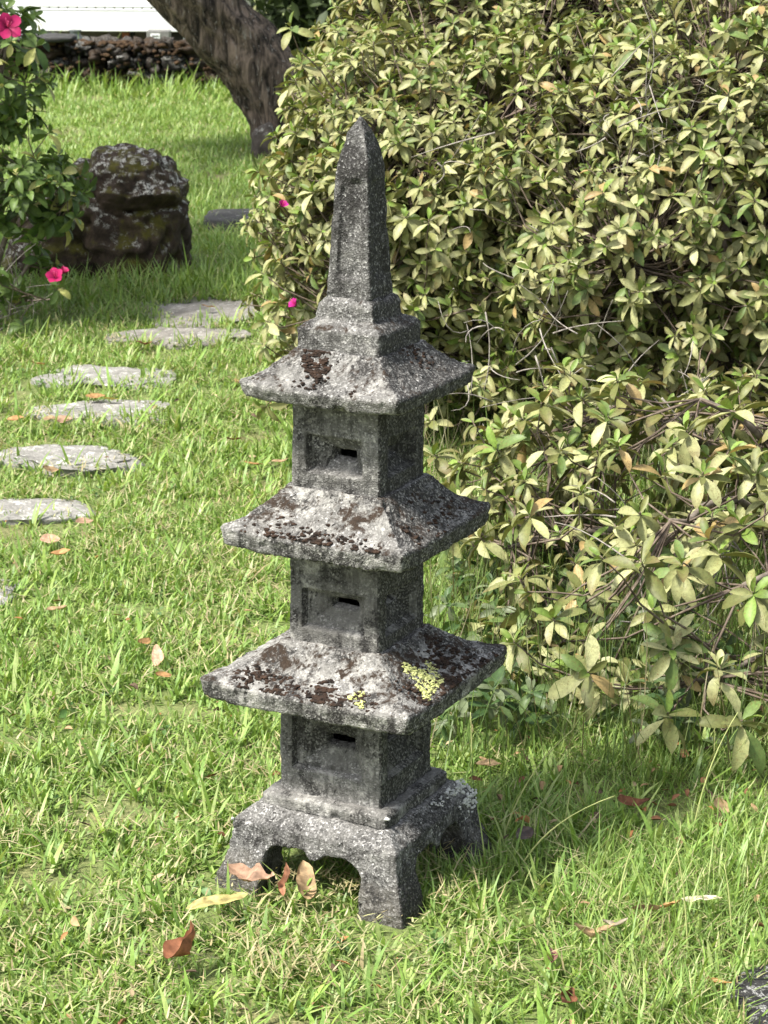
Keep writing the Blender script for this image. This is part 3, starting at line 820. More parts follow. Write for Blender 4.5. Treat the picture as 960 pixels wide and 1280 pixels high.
AZ2 = shrub('flowering_azalea', 'dark green azalea shrub with bright pink flowers at the left edge beside the boulder', 'bush', (-1.3, 7.3, 0), tips3, axes3, .070, dark_tint, M_GREEN, g2, stems3, 300, 6, 10, deadn=40, dead_box=[((-1.22, 7.1, .08), (.08, .1, .07))], wr=(.34, .46))

M_PETAL, _t, _b, _o = new_mat('pink petal')
_at = N(_t, 'ShaderNodeAttribute', attribute_name='tint'); _t.links.new(_at.outputs['Color'], _b.inputs['Base Color']); _b.inputs['Roughness'].default_value = .55
_tr = N(_t, 'ShaderNodeBsdfTranslucent'); _t.links.new(_at.outputs['Color'], _tr.inputs[0]); _ms = N(_t, 'ShaderNodeMixShader'); _ms.inputs[0].default_value = .3
_t.links.new(_b.outputs[0], _ms.inputs[1]); _t.links.new(_tr.outputs[0], _ms.inputs[2]); _t.links.new(_ms.outputs[0], _o.inputs[0])
def flower(parent, loc, axis, size, openness=.9, name='flower', col=(.34, .012, .09)):
    root = np.array(parent.location)
    f = empty(name, tuple(np.array(loc) - root)); f.parent = parent; f.empty_display_size = .02
    axis = np.array(axis, float); axis /= np.linalg.norm(axis)
    r = np.cross(axis, [.2, .1, 1]); r /= np.linalg.norm(r); s = np.cross(axis, r)
    for j in range(5):
        ph = j * 2 * math.pi / 5 + .2; o_ = r * math.cos(ph) + s * math.sin(ph)
        el = openness * random.uniform(.85, 1.15)
        d = axis * math.cos(el) + o_ * math.sin(el); nrm = axis * math.sin(el) - o_ * math.cos(el)
        V, F, T, k = leaf_set(np.zeros((1, 3)), d[None], nrm[None], np.array([size * .55 * random.uniform(.9, 1.1)]), np.array([size * .36]), np.array([.45]), np.array([.25]), np.array([col]) * random.uniform(.85, 1.15),
                              prof=(.22, .5, .85, 1.0, .8, .0))
        T = T * (np.where(np.arange(len(T)) < 7, .55, 1.0) * np.linspace(.85, 1.2, len(T)))[:, None]
        link('petal', mesh_np('petal', V, F, M_PETAL, T), f)
    paths = []
    for j in range(5):
        dd = axis + np.random.default_rng(j).normal(0, .18, 3)
        paths.append((bez(np.zeros(3), dd * size * .2, dd * size * .42 + np.array([0, 0, .004]), 4), np.full(4, size * .012)))
    V, F = tubes(paths, 4); link('stamens', mesh_np('stamens', V, F, M_PETAL, np.tile(np.array([[.75, .12, .3]]), (len(V), 1))), f)
flower(AZ2, (-1.13, 6.92, .945), (.15, -.85, .3), .100, 1.0)
flower(AZ2, (-1.005, 6.88, .197), (-.1, -.6, .5), .075, .6)
flower(AZ2, (-.985, 6.89, .210), (.3, -.4, .7), .05, .3, 'flower_bud')
flower(AZ, (-.250, 5.44, .635), (.3, -.5, .6), .040, .35, col=(.38, .018, .19))
flower(AZ, (-.212, 5.35, .412), (-.5, -.4, .5), .045, .45, col=(.38, .018, .19))

# ------------------------------------------------------------------ tree
M_BARK, _t, _b, _o = new_mat('flaking bark')
_co = N(_t, 'ShaderNodeTexCoord').outputs['Object']
_mp = N(_t, 'ShaderNodeMapping'); _mp.inputs['Rotation'].default_value = (0, math.radians(32), 0); _mp.inputs['Scale'].default_value = (1, 1, .16); _t.links.new(_co, _mp.inputs[0])
_n1 = noise(_t, _mp.outputs[0], 26, 6, .7, .5); _n2 = noise(_t, _mp.outputs[0], 70, 4, .7)
_c = mix(_t, ramp(_t, _n1, [(.38, 0), (.50, .35), (.62, 1)]), (.012, .009, .007), (.27, .205, .16))
_c = mix(_t, ramp(_t, _n2, [(.60, 0), (.66, .85)]), _c, (.38, .355, .32))
_t.links.new(_c, _b.inputs['Base Color']); bump(_t, _b, mul(_t, _n1, mul(_t, _n2, .4), 'ADD'), 1.0, .05)
TREE = empty('leaning_tree', (-.60, 11.75, 0)); props(TREE, 'old tree whose dark flaking trunk leans up to the left beside the wall', 'tree')
def limb(name, pts, rad, seed, sides=20, n=50, amp=.12):
    P_ = np.array(pts, float); tt = np.linspace(0, len(P_) - 1, n); i = np.clip(tt.astype(int), 0, len(P_) - 2); f_ = (tt - i)[:, None]
    # catmull-rom
    Pm = P_[np.clip(i - 1, 0, None)]; P0 = P_[i]; P1 = P_[i + 1]; P2 = P_[np.clip(i + 2, None, len(P_) - 1)]
    C_ = .5 * (2 * P0 + (P1 - Pm) * f_ + (2 * Pm - 5 * P0 + 4 * P1 - P2) * f_ ** 2 + (3 * P0 - Pm - 3 * P1 + P2) * f_ ** 3)
    R_ = np.interp(tt, range(len(rad)), rad)
    V, F = tubes([(C_, R_)], sides)
    ctr = np.repeat(C_, sides, 0); d = unit(V - ctr)
    th = np.tile(np.arange(sides) / sides * 2 * np.pi, n)[:, None]; ll = np.repeat(tt, sides)[:, None]
    Q_ = np.hstack([np.cos(th) * 2, np.sin(th) * 2, ll * 1.1 + seed])
    rel = np.repeat(R_, sides)
    V = V + d * (rel * amp * (fbm(Q_, 1.3, 3, seed) - .7 * np.abs(vnoise(Q_ * np.array([3, 3, .8]), 1.2, seed + 4))))[:, None]
    return link(name, mesh_np(name, V, F, M_BARK), TREE)
limb('trunk', [(.17, 0, -.15), (.14, 0, .02), (.05, 0, .25), (-.12, 0, .48), (-.34, -.03, .72), (-.72, -.1, 1.12), (-1.1, -.5, 1.6), (-1.5, -1.2, 2.2), (-1.95, -2.4, 2.6)], [.27, .225, .19, .185, .185, .18, .15, .12, .09], 3, 44, 150, .16)
limb('limb', [(-.85, -.25, 1.3), (-.5, .3, 2.0), (.2, .7, 2.8)], [.15, .11, .06], 5)
limb('limb', [(-1.4, -1.0, 2.05), (-1.3, -.2, 2.6), (-1.0, .7, 3.0)], [.10, .07, .04], 6)
limb('limb', [(-1.9, -2.3, 2.57), (-2.1, -3.4, 2.75), (-2.3, -4.8, 2.8)], [.10, .07, .03], 7)
def crown(parent, ells, dens, length, tints, mat, seed, name='crown'):
    g = np.random.default_rng(seed); root = np.array(parent.location)
    B = []
    for c, r, f_ in ells:
        n = int(dens * f_); d = unit(g.normal(size=(n, 3))); s = g.uniform(.25, 1, n)[:, None] ** .6
        p = np.array(c) + d * np.array(r) * s
        p = p[vnoise(p, 2.4, seed) > -.25]; B.append(p)
    B = np.concatenate(B); n = len(B)
    Dr = unit(g.normal(size=(n, 3)) + np.array([0, 0, -.2])); Nn = unit(g.normal(0, .5, (n, 3)) + np.array([0, 0, 1]))
    L = length * g.uniform(.7, 1.3, n)
    Ti = np.array(tints[0]) + (np.array(tints[1]) - np.array(tints[0])) * g.random((n, 1))
    V, F, T, k = leaf_set(B - root, Dr, Nn, L, L * .42, g.uniform(0, .5, n), g.uniform(.1, .5, n), Ti, levels=(0, .3, .7, 1), prof=(.1, .9, .8, 0))
    o = link(name, mesh_np(name, V, F, mat, T), parent); o['kind'] = 'stuff'; return o
M_CROWN = leaf_mat('tree leaf', .5, .25, 0)
crown(TREE, [((-2.75, 7.25, 2.8), (.85, 1.15, .5), 1.1), ((-2.2, 10.85, 2.8), (.65, .55, .4), .55), ((-.3, 12.5, 3.3), (1.4, .8, .7), .9), ((-2.3, 8.7, 2.8), (.6, .8, .4), .4)], 4200, .10, ((.05, .085, .02), (.10, .15, .035)), M_CROWN, 31)

# dark hedge behind the tree
HEDGE = empty('evergreen_hedge', (1.4, 14.2, 0)); props(HEDGE, 'dense dark evergreen hedge in deep shade behind the leaning trunk', 'hedge')
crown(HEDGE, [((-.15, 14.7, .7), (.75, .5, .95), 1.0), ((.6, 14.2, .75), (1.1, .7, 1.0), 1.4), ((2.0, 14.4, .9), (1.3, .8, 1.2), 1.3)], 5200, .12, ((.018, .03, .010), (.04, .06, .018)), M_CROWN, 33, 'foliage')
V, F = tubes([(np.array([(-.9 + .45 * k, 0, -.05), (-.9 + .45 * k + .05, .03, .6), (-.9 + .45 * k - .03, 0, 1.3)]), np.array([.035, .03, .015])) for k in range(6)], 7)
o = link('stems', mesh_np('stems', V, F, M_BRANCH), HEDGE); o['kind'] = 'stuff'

# ------------------------------------------------------------------ dry-stone wall
WALL = empty('dry_stone_wall', (-1.7, 14.9, 0)); props(WALL, 'low dark mossy dry-stone wall in front of the white veranda', 'wall')
wall_mats = [rock_mat('wall stone a', (.014, .011, .009), (.065, .047, .034), (.40, .39, .35), .5, (.05, .030, .012), .45, 1.2),
             rock_mat('wall stone b', (.018, .013, .009), (.09, .055, .03), (.40, .39, .35), .3, (.07, .038, .013), .5, 1.2),
             rock_mat('wall stone c', (.012, .011, .010), (.05, .044, .039), (.5, .5, .46), .75, (.04, .05, .012), .3, 1.2)]
wg = random.Random(9)
protos = [rock_mesh('stone', (1, 1, 1), wall_mats[k % 3], 200 + k, 3, .42, None, .7, .16) for k in range(12)]
rows = [(.01, .15, .115), (.115, .125, .10), (.205, .12, .085)]
for z, L, hgt in rows:
    x = -2.4
    while x < 1.1:
        l_ = L * wg.uniform(.6, 1.35)
        o = link('stone', wg.choice(protos), WALL)
        o.location = (x + l_ / 2, wg.uniform(-.03, .03), z + hgt / 2 + wg.uniform(-.012, .012))
        o.scale = (l_ * 1.12, .30, hgt * wg.uniform(1.0, 1.3)); o.rotation_euler = (wg.uniform(-.15, .15), wg.uniform(-.15, .15), wg.uniform(-.15, .15))
        x += l_
capme = rock_mesh('capstone', (1, 1, 1), M_SLAB, 240, 3, .06, None, .4, .02)
o = link('capstone', capme, WALL); o.location = (-.56, -.02, .305); o.scale = (.52, .36, .04); o['label'] = 'flat grey capstone'
# core behind the stones so that no light leaks through
M_CORE = plain_mat('dark earth', (.015, .012, .010), (.05, .04, .03), 40, 1, .6)
def boxmesh(name, size, mat, bev=0.0):
    bm = bmesh.new(); bmesh.ops.create_cube(bm, size=1.0); bmesh.ops.scale(bm, vec=size, verts=bm.verts)
    if bev: bmesh.ops.bevel(bm, geom=bm.edges[:], offset=bev, segments=2, affect='EDGES', profile=.5)
    me = bpy.data.meshes.new(name); bm.to_mesh(me); bm.free(); me.materials.append(mat); return me
o = link('core', boxmesh('core', (3.5, .14, .24), M_CORE), WALL, (-.65, .05, .12))
# earth and moss lying along the top of the wall
P, S = [], []
for _ in range(420):
    P.append((wg.uniform(-.7, 1.1), wg.uniform(-.13, .12), .270 + wg.uniform(-.012, .012))); S.append(wg.uniform(.010, .032))
for _ in range(420):
    P.append((wg.uniform(-2.3, 1.1), -.145 + wg.uniform(-.015, .02), wg.uniform(.02, .25))); S.append(wg.uniform(.006, .022))
M_WMOSS = plain_mat('rusty wall moss', (.022, .013, .008), (.075, .045, .022), 60, 1, .8)
o = link('moss', lumps('moss', P, M_WMOSS, S, 15, .55, .5), WALL); o['kind'] = 'stuff'

# ------------------------------------------------------------------ house with the white veranda
HOUSE = empty('house', (-2.2, 17.8, 0)); props(HOUSE, 'house with a white veranda board and vented strip over a low beige foundation', 'house')
M_WHITEP = plain_mat('white painted board', (.78, .80, .80), (.84, .85, .85), 6, .6, .05)
M_FOUND = plain_mat('beige foundation', (.27, .24, .20), (.40, .36, .31), 5, .9, .2)
M_BROWN = plain_mat('red brown wood', (.16, .055, .028), (.24, .09, .045), 30, .7, .2)
M_DARKW = plain_mat('dark opening', (.02, .02, .02), (.035, .033, .03), 20, .9, 0)
M_WALLP = plain_mat('white plaster', (.62, .62, .60), (.72, .72, .70), 4, .9, .1)
def hb(name, size, loc, mat, bev=.003, parent=None):
    return link(name, boxmesh(name, size, mat, bev), parent or HOUSE, loc)
hb('veranda_board', (3.4, .05, .150), (-.95, -.25, .227), M_WHITEP, .004)
hb('vent_rail', (3.4, .05, .014), (-.95, -.252, .312), M_WHITEP, .002)
hb('vent_rail', (3.4, .05, .030), (-.95, -.252, .347), M_WHITEP, .002)
vm = boxmesh('vent_slat', (.055, .044, .016), M_WHITEP, .001)
for k in range(48):
    o = link('vent_slat', vm, HOUSE, (-2.62 + k * .07, -.25, .3255))
hb('veranda_floor', (3.4, 1.0, .04), (-.95, .28, .375), M_WHITEP)
hb('foundation', (3.3, .08, .40), (-.95, .35, .15), M_FOUND)
hb('wall', (3.4, .10, 2.4), (-.95, .80, 1.6), M_WALLP)
hb('post', (.055, .055, .36), (.21, -.10, .175), M_BROWN)
hb('post', (.03, .05, .36), (.26, -.09, .175), M_DARKW)
o = hb('post', (.10, .06, .36), (.71, -.22, .175), M_WHITEP); o['label'] = 'white end post'
hb('panel', (.30, .02, .20), (.48, .25, .10), M_FOUND)
hb('side_wall', (.10, 1.0, .36), (.60, .30, .175), M_DARKW)
hb('roof', (4.0, 2.2, .10), (-.95, .3, 2.9), M_DARKW, .01)

def lathe(name, prof, mat, n=28):
    V, Q = [], []
    for r_, z in prof:
        a = np.linspace(0, 2 * np.pi, n, endpoint=False); V.append(np.column_stack([np.cos(a) * r_, np.sin(a) * r_, np.full(n, z)]))
    V = np.concatenate(V); R_ = len(prof)
    i = np.arange(R_ - 1)[:, None] * n + np.arange(n); j = np.arange(R_ - 1)[:, None] * n + (np.arange(n) + 1) % n
    return mesh_np(name, V, [np.stack([i, j, j + n, i + n], -1).reshape(-1, 4)], mat)
M_POT = plain_mat('dark glazed pot', (.03, .035, .04), (.07, .075, .08), 30, .25, .05)
M_GLASSG = plain_mat('grey glazed jar', (.07, .085, .09), (.15, .165, .17), 25, .25, .05)
jar = lathe('jar', [(.001, .0), (.04, .0), (.058, .03), (.066, .08), (.060, .125), (.040, .150), (.036, .165), (.046, .178), (.048, .185), (.040, .186), (.034, .170), (.03, .15), (.001, .05)], M_GLASSG)
o = link('jar', jar, None, (-2.31, 17.2, 0)); props(o, 'round grey glazed jar under the white veranda', 'jar')
pot = lathe('pot', [(.001, .0), (.05, .0), (.066, .06), (.062, .11), (.052, .145), (.058, .16), (.050, .162), (.046, .14), (.001, .06)], M_POT)
o = link('pot', pot, None, (-2.50, 17.2, 0)); props(o, 'dark squat pot beside the round grey jar, half behind the azalea leaves', 'pot')
CR = empty('crate', (-1.70, 17.3, 0)); props(CR, 'small grey crate with a white face under the right end of the veranda', 'crate')
M_GREYP = plain_mat('grey plastic', (.12, .12, .115), (.2, .2, .19), 20, .6, .05)
link('body', boxmesh('body', (.17, .14, .18), M_GREYP, .006), CR, (0, 0, .09))
link('face_panel', boxmesh('face_panel', (.07, .006, .05), M_WHITEP, .002), CR, (-.02, -.0735, .135))
for k in range(2): link('slot', boxmesh('slot', (.05, .004, .007), M_DARKW), CR, (-.02, -.0775, .124 + k * .02))

# ------------------------------------------------------------------ lawn
M_GRASS = leaf_mat('grass blade', .45, .34, 0, .4)
STONES = [(-.575, 7.38, .175, .19), (-.665, 6.99, .17, .11), (-.805, 6.43, .155, .10), (-.755, 5.985, .135, .075), (-.785, 5.505, .135, .07), (-.835, 5.02, .12, .055), (-.93, 4.40, .16, .11), (.590, 2.655, .12, .13), (-.95, 8.15, .25, .22), (-.56, 9.28, .17, .15)]
c_, s_ = math.cos(-LAN.rotation_euler.z), math.sin(-LAN.rotation_euler.z)
def lawn_mask(P, g, soft=1.0):
    ok = np.ones(len(P), bool)
    for x, y, a, b in STONES:
        ok &= (((P[:, 0] - x) / a) ** 2 + ((P[:, 1] - y) / b) ** 2) > (.86 + .30 * vnoise(np.column_stack([P, np.zeros(len(P))]), 14, 8)) * soft
    dx, dy = P[:, 0] - LAN.location.x, P[:, 1] - LAN.location.y
    lx, ly = dx * c_ - dy * s_, dx * s_ + dy * c_
    leg = (np.abs(lx) > .078) & (np.abs(ly) > .078) & (np.abs(lx) < .172) & (np.abs(ly) < .172)
    inside = (np.abs(lx) < .13) & (np.abs(ly) < .13)
    return ok & ~leg, inside

def blades(roots, az, L, wd, lean, curve, tint, segs=3):
    n = len(roots)
    hd = np.column_stack([np.cos(az), np.sin(az), np.zeros(n)]); sd = np.column_stack([-np.sin(az), np.cos(az), np.zeros(n)])
    V = []; pos = roots.copy(); ang = lean.copy(); st = L / segs
    prof = [.75, 1.0, .72, .4][:segs] if segs > 2 else [.8, .85]
    for k in range(segs):
        hw = (wd * .5 * prof[k])[:, None]
        V.append(np.stack([pos - sd * hw, pos + sd * hw], 1))
        pos = pos + (hd * np.sin(ang)[:, None] + np.array([0, 0, 1.]) * np.cos(ang)[:, None]) * st[:, None]
        ang = ang + curve / segs
    V.append(pos[:, None, :]); V = np.concatenate(V, 1); kk = 2 * segs + 1
    q = [[2 * k, 2 * k + 1, 2 * k + 3, 2 * k + 2] for k in range(segs - 1)]; tr = [[2 * segs - 2, 2 * segs - 1, 2 * segs]]
    offs = (np.arange(n) * kk)[:, None, None]
    F = []
    if q: F.append((np.array(q)[None] + offs).reshape(-1, 4))
    F.append((np.array(tr)[None] + offs).reshape(-1, 3))
    tt = np.repeat(tint, kk, 0)
    return V.reshape(-1, 3), F, tt

gl = np.random.default_rng(41)
GREENS = np.array([(.195, .310, .062), (.250, .350, .082), (.160, .270, .056), (.295, .375, .120), (.215, .335, .090)])
def grass_tint(P, n, dryness):
    c = GREENS[gl.integers(0, len(GREENS), n)] * gl.uniform(.8, 1.2, (n, 1))
    p3 = np.column_stack([P, np.zeros(len(P))])
    d = np.clip(fbm(p3, 3.2, 3, 61) * .38 + .30, .06, 1) * dryness
    d = d * (1 - .75 * np.exp(-(((P[:, 0] - .5) / .42) ** 2 + ((P[:, 1] - 3.3) / .7) ** 2)))
    dry = gl.random(n) < d
    straw = np.array([(.46, .41, .24), (.36, .30, .16), (.44, .43, .22)])[gl.integers(0, 3, n)] * gl.uniform(.7, 1.15, (n, 1))
    c = np.where(dry[:, None], straw, c)
    return c, dry

def zone(y0, y1, dens, Lm, Wm, segs, marg, dryness, tall=False):
    xh = (y1 * 480 / 2850) + marg
    n = int(dens * (y1 - y0) * 2 * xh)
    P = np.column_stack([gl.uniform(-xh, xh, n), gl.uniform(y0, y1, n)])
    keep = np.abs(P[:, 0]) < P[:, 1] * 480 / 2850 + marg
    P = P[keep]
    m1, inside = lawn_mask(P, gl)
    p3 = np.column_stack([P, np.zeros(len(P))])
    clump = fbm(p3, 9, 2, 71) + .6 * vnoise(p3, 30, 72)
    m1 &= gl.random(len(P)) < np.clip(.68 + .62 * clump, .06, 1)
    P = P[m1]; inside = inside[m1]; clump = clump[m1]; n = len(P)
    # regions of longer growth
    p3 = np.column_stack([P, np.zeros(n)])
    tallf = np.ones(n)
    tallf += 1.0 * np.exp(-(((P[:, 0] + .85) / .55) ** 2 + ((P[:, 1] - 7.75) / .32) ** 2))          # foot of the boulder
    tallf += .9 * np.exp(-(((P[:, 0] + .2) / .45) ** 2 + ((P[:, 1] - 8.6) / .9) ** 2))
    tallf += 1.6 * np.clip((P[:, 1] - 14.0) / .6, 0, 1)                                          # under the wall
    tallf += .75 * np.exp(-(((P[:, 0] - .36) / .24) ** 2 + ((P[:, 1] - 3.05) / .42) ** 2))           # beside the lantern
    tallf += .10 * np.exp(-(((P[:, 0] + .04) / .25) ** 2 + ((P[:, 1] - 2.84) / .10) ** 2))
    tallf += .8 * np.exp(-(((P[:, 0] - .50) / .14) ** 2 + ((P[:, 1] - 2.75) / .18) ** 2))
    for fx, fy in ((.03, 2.93), (-.245, 3.065), (-.10, 2.99)):                          # cropped short before the feet
        tallf *= 1 - .55 * np.exp(-(((P[:, 0] - fx) / .075) ** 2 + ((P[:, 1] - fy) / .075) ** 2))
    fine = np.exp(-(((P[:, 0] - .45) / .35) ** 2 + ((P[:, 1] - 3.3) / .6) ** 2))                   # thin blades on the right
    L = Lm * gl.lognormal(0, .35, n) * tallf * (1 + .25 * clump); W_ = Wm * gl.uniform(.55, 1.4, n) * (1 - .45 * fine)
    tint, dry = grass_tint(P, n, dryness * (1 + 1.2 * inside))
    lean = np.abs(gl.normal(.62, .32, n)); lean[dry] = gl.uniform(.9, 1.5, dry.sum())
    L[dry] *= .75; W_[dry] *= .6
    flat = gl.random(n) < .12; lean[flat] = gl.uniform(1.0, 1.45, flat.sum())
    curve = gl.normal(.55, .45, n); curve[dry] = gl.normal(.1, .5, dry.sum())
    z = np.where(dry, gl.uniform(0.004, .016, n), -.012 + vnoise(p3, 1.3, 3) * .01)
    return blades(np.column_stack([P, z]), gl.uniform(0, 6.283, n), L, W_, lean, curve, tint, segs)

def join(sets):
    VV, TT, Fs, off = [], [], {3: [], 4: []}, 0
    for V, F, T in sets:
        VV.append(V); TT.append(T)
        for f in F: Fs[f.shape[1]].append(f + off)
        off += len(V)
    return np.concatenate(VV), [np.concatenate(v) for v in Fs.values() if v], np.concatenate(TT)
Z = [zone(2.2, 3.6, 42000, .026, .0038, 3, .35, .46), zone(3.6, 5.2, 28000, .027, .0041, 3, .35, .45), zone(5.2, 7.6, 15500, .030, .0046, 3, .4, .42),
     zone(7.6, 10.5, 9000, .038, .0058, 2, .5, .28), zone(10.5, 14.0, 6500, .034, .0068, 2, .6, .2), zone(14.0, 16.4, 2600, .05, .010, 2, .6, .15)]
# broad-bladed crabgrass tufts among the lawn
def tufts(nt_, y0, y1, Lm, Wm, xr=None):
    cx = gl.uniform(-1, 1, nt_); cy = gl.uniform(y0, y1, nt_); cx = cx * (cy * .168 + .2)
    k = 9; P = np.repeat(np.column_stack([cx, cy]), k, 0) + gl.normal(0, .008, (nt_ * k, 2)); n = len(P)
    m1, ins = lawn_mask(P, gl); P = P[m1 & ~ins]; n = len(P)
    t_, dry = grass_tint(P, n, .08)
    return blades(np.column_stack([P, np.full(n, -.012)]), gl.uniform(0, 6.283, n), Lm * gl.lognormal(0, .3, n), Wm * gl.uniform(.7, 1.4, n), gl.uniform(.3, 1.0, n), gl.uniform(.1, .9, n), t_ * 1.05, 3)
Z.append(tufts(260, 2.3, 3.6, .055, .0062)); Z.append(tufts(260, 3.6, 5.6, .055, .0062)); Z.append(tufts(300, 5.6, 8.6, .07, .0065))
V, F, T = join(Z)
o = link('grass', mesh_np('grass', V, F, M_GRASS, T)); props(o, 'bright green lawn of coarse blades with dry straw between them', 'grass', kind='stuff')

# dry thatch under the bush and wiry stems showing through it
n = 2600
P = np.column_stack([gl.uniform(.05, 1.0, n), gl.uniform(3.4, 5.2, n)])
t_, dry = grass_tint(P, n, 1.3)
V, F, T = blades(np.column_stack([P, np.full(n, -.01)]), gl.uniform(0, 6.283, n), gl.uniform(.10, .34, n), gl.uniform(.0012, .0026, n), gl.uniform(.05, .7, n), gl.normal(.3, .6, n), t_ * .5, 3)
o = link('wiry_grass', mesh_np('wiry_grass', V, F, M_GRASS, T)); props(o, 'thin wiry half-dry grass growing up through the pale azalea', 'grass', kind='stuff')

# low leafy weeds in the strip between the lantern and the azalea
gw = np.random.default_rng(77)
n = 170
wp = np.column_stack([gw.uniform(.10, .62, n), gw.uniform(3.55, 4.75, n), gw.uniform(.02, .12, n)])
wa = unit(np.column_stack([gw.normal(0, .35, n), gw.normal(-.2, .35, n), np.ones(n)]))
B_, D_, N_, L_, W_, P_, F_, T_ = rosettes(wp, wa, .050, gw, lambda a, h, g: np.array([(.05, .095, .030), (.085, .13, .045), (.13, .16, .085)][int(g.integers(3))]) * g.uniform(.8, 1.25), 5, 9, (.26, .40))
sets = [leaf_set(B_, D_, N_, L_, W_, P_, F_, T_)[:3]]
n = 150                                             # small clover-like weeds in the open lawn
wy = gw.uniform(2.4, 6.5, n); wp = np.column_stack([gw.uniform(-1, 1, n) * (wy * .168 + .2), wy, gw.uniform(.004, .018, n)])
m1, ins = lawn_mask(wp[:, :2], gw); wp = wp[m1 & ~ins]
wa = unit(np.column_stack([gw.normal(0, .25, len(wp)), gw.normal(0, .25, len(wp)), np.ones(len(wp))]))
sets.append(leaf_set(*rosettes(wp, wa, .020, gw, lambda a, h, g: np.array([(.09, .17, .05), (.14, .22, .06), (.11, .19, .07)][int(g.integers(3))]) * g.uniform(.8, 1.25), 4, 8, (.45, .65)))[:3])
V, F, T = join(sets)
o = link('weeds', mesh_np('weeds', V, F, M_GREEN, T)); props(o, 'low dark green leafy weeds in the shade between lantern and azalea', 'weeds', kind='stuff')

# tall single stems by the lantern
M_STALK = plain_mat('pale grass stalk', (.24, .30, .09), (.46, .46, .20), 60, .7, .1)
stalks = [((.185, 3.225), (.29, 3.245, .168), 1, 'tall pale stalk with a forked dry seed head right of the lantern base'),
          ((.147, 3.479), (.144, 3.499, .097), 0, 'short upright green stalk close behind the lantern base, in the shade'),
          ((.206, 3.125), (.346, 3.145, .102), 0, 'straight yellow stalk leaning far to the right of the lantern leg'),
          ((.281, 3.242), (.30, 3.262, .098), 0, 'thin upright yellow stalk left of the tallest azalea sprig'),
          ((.479, 3.245), (.543, 3.265, .19), 0, 'longest pale stalk leaning right in front of the azalea leaves'),
          ((.546, 3.486), (.545, 3.506, .083), 0, 'vertical green stalk touching the lowest azalea leaves at right'),
          ((.392, 2.967), (.425, 2.987, .09), 0, 'yellowish stalk above the curled tan leaves at lower right'),
          ((.486, 2.868), (.472, 2.888, .112), 0, 'broad green stalk left of the speckled corner rock'),
          ((.422, 2.844), (.402, 2.864, .146), 0, 'tall bent yellow stalk rising over the curled tan leaves'),
          ((.332, 2.94), (.353, 2.96, .102), 0, 'slim green stalk rising beside the middle of the curled tan leaves')]
for k, (b_, tp, seed, lab) in enumerate(stalks):
    P0 = np.array([b_[0], b_[1], -.01]); P2 = np.array(tp); Pm = (P0 + P2) / 2 + np.array([-(P2 - P0)[0] * .25, 0, .02])
    q = bez(P0, Pm, P2, 10)
    paths = [(q - P0, np.linspace(.0016, .0007, 10))]
    if seed:
        for a_ in range(3):
            dd = np.array([.010 * (a_ - .6), .004, .022 + .006 * a_]); paths.append((bez(q[-1], q[-1] + dd * .6, q[-1] + dd + np.array([.012 * (a_ - 1), 0, 0]), 5) - P0, np.linspace(.0010, .0008, 5)))
    V, F = tubes(paths, 5)
    o = link('grass_stalk', mesh_np('grass_stalk', V, F, M_STALK), None, tuple(P0)); props(o, lab, 'grass stalk', 'tall grass stalks right of the lantern')

# ------------------------------------------------------------------ crumbs of dead leaf and straw in the turf
gq = np.random.default_rng(88)
ly = np.concatenate([gq.uniform(2.4, 6.5, 420), gq.uniform(3.2, 4.4, 420)]); n = len(ly)
lx_ = np.concatenate([gq.uniform(-1, 1, 420) * (ly[:420] * .168 + .2), gq.uniform(.1, 1.0, 420)])
ln = gq.uniform(.006, .026, n)
az_ = gq.uniform(0, 6.283, n)
lt = np.array([(.16, .08, .045), (.30, .20, .11), (.38, .30, .18), (.10, .07, .05), (.28, .14, .06)])[gq.integers(0, 5, n)] * gq.uniform(.7, 1.2, (n, 1))
V, F, T, k = leaf_set(np.column_stack([lx_, ly, gq.uniform(.004, .020, n)]), np.column_stack([np.cos(az_), np.sin(az_), gq.normal(0, .25, n)]), unit(gq.normal(0, .45, (n, 3)) + np.array([0, 0, 1.])), ln, ln * gq.uniform(.25, .6, n), gq.uniform(-.4, .9, n), gq.uniform(0, 1.0, n), lt)
M_CRUMB = leaf_mat('leaf crumb', .85, .05, .3, .1)
o = link('leaf_litter', mesh_np('leaf_litter', V, F, M_CRUMB, T)); props(o, 'small brown crumbs of dead leaf and straw scattered in the turf', 'leaf litter', kind='stuff')

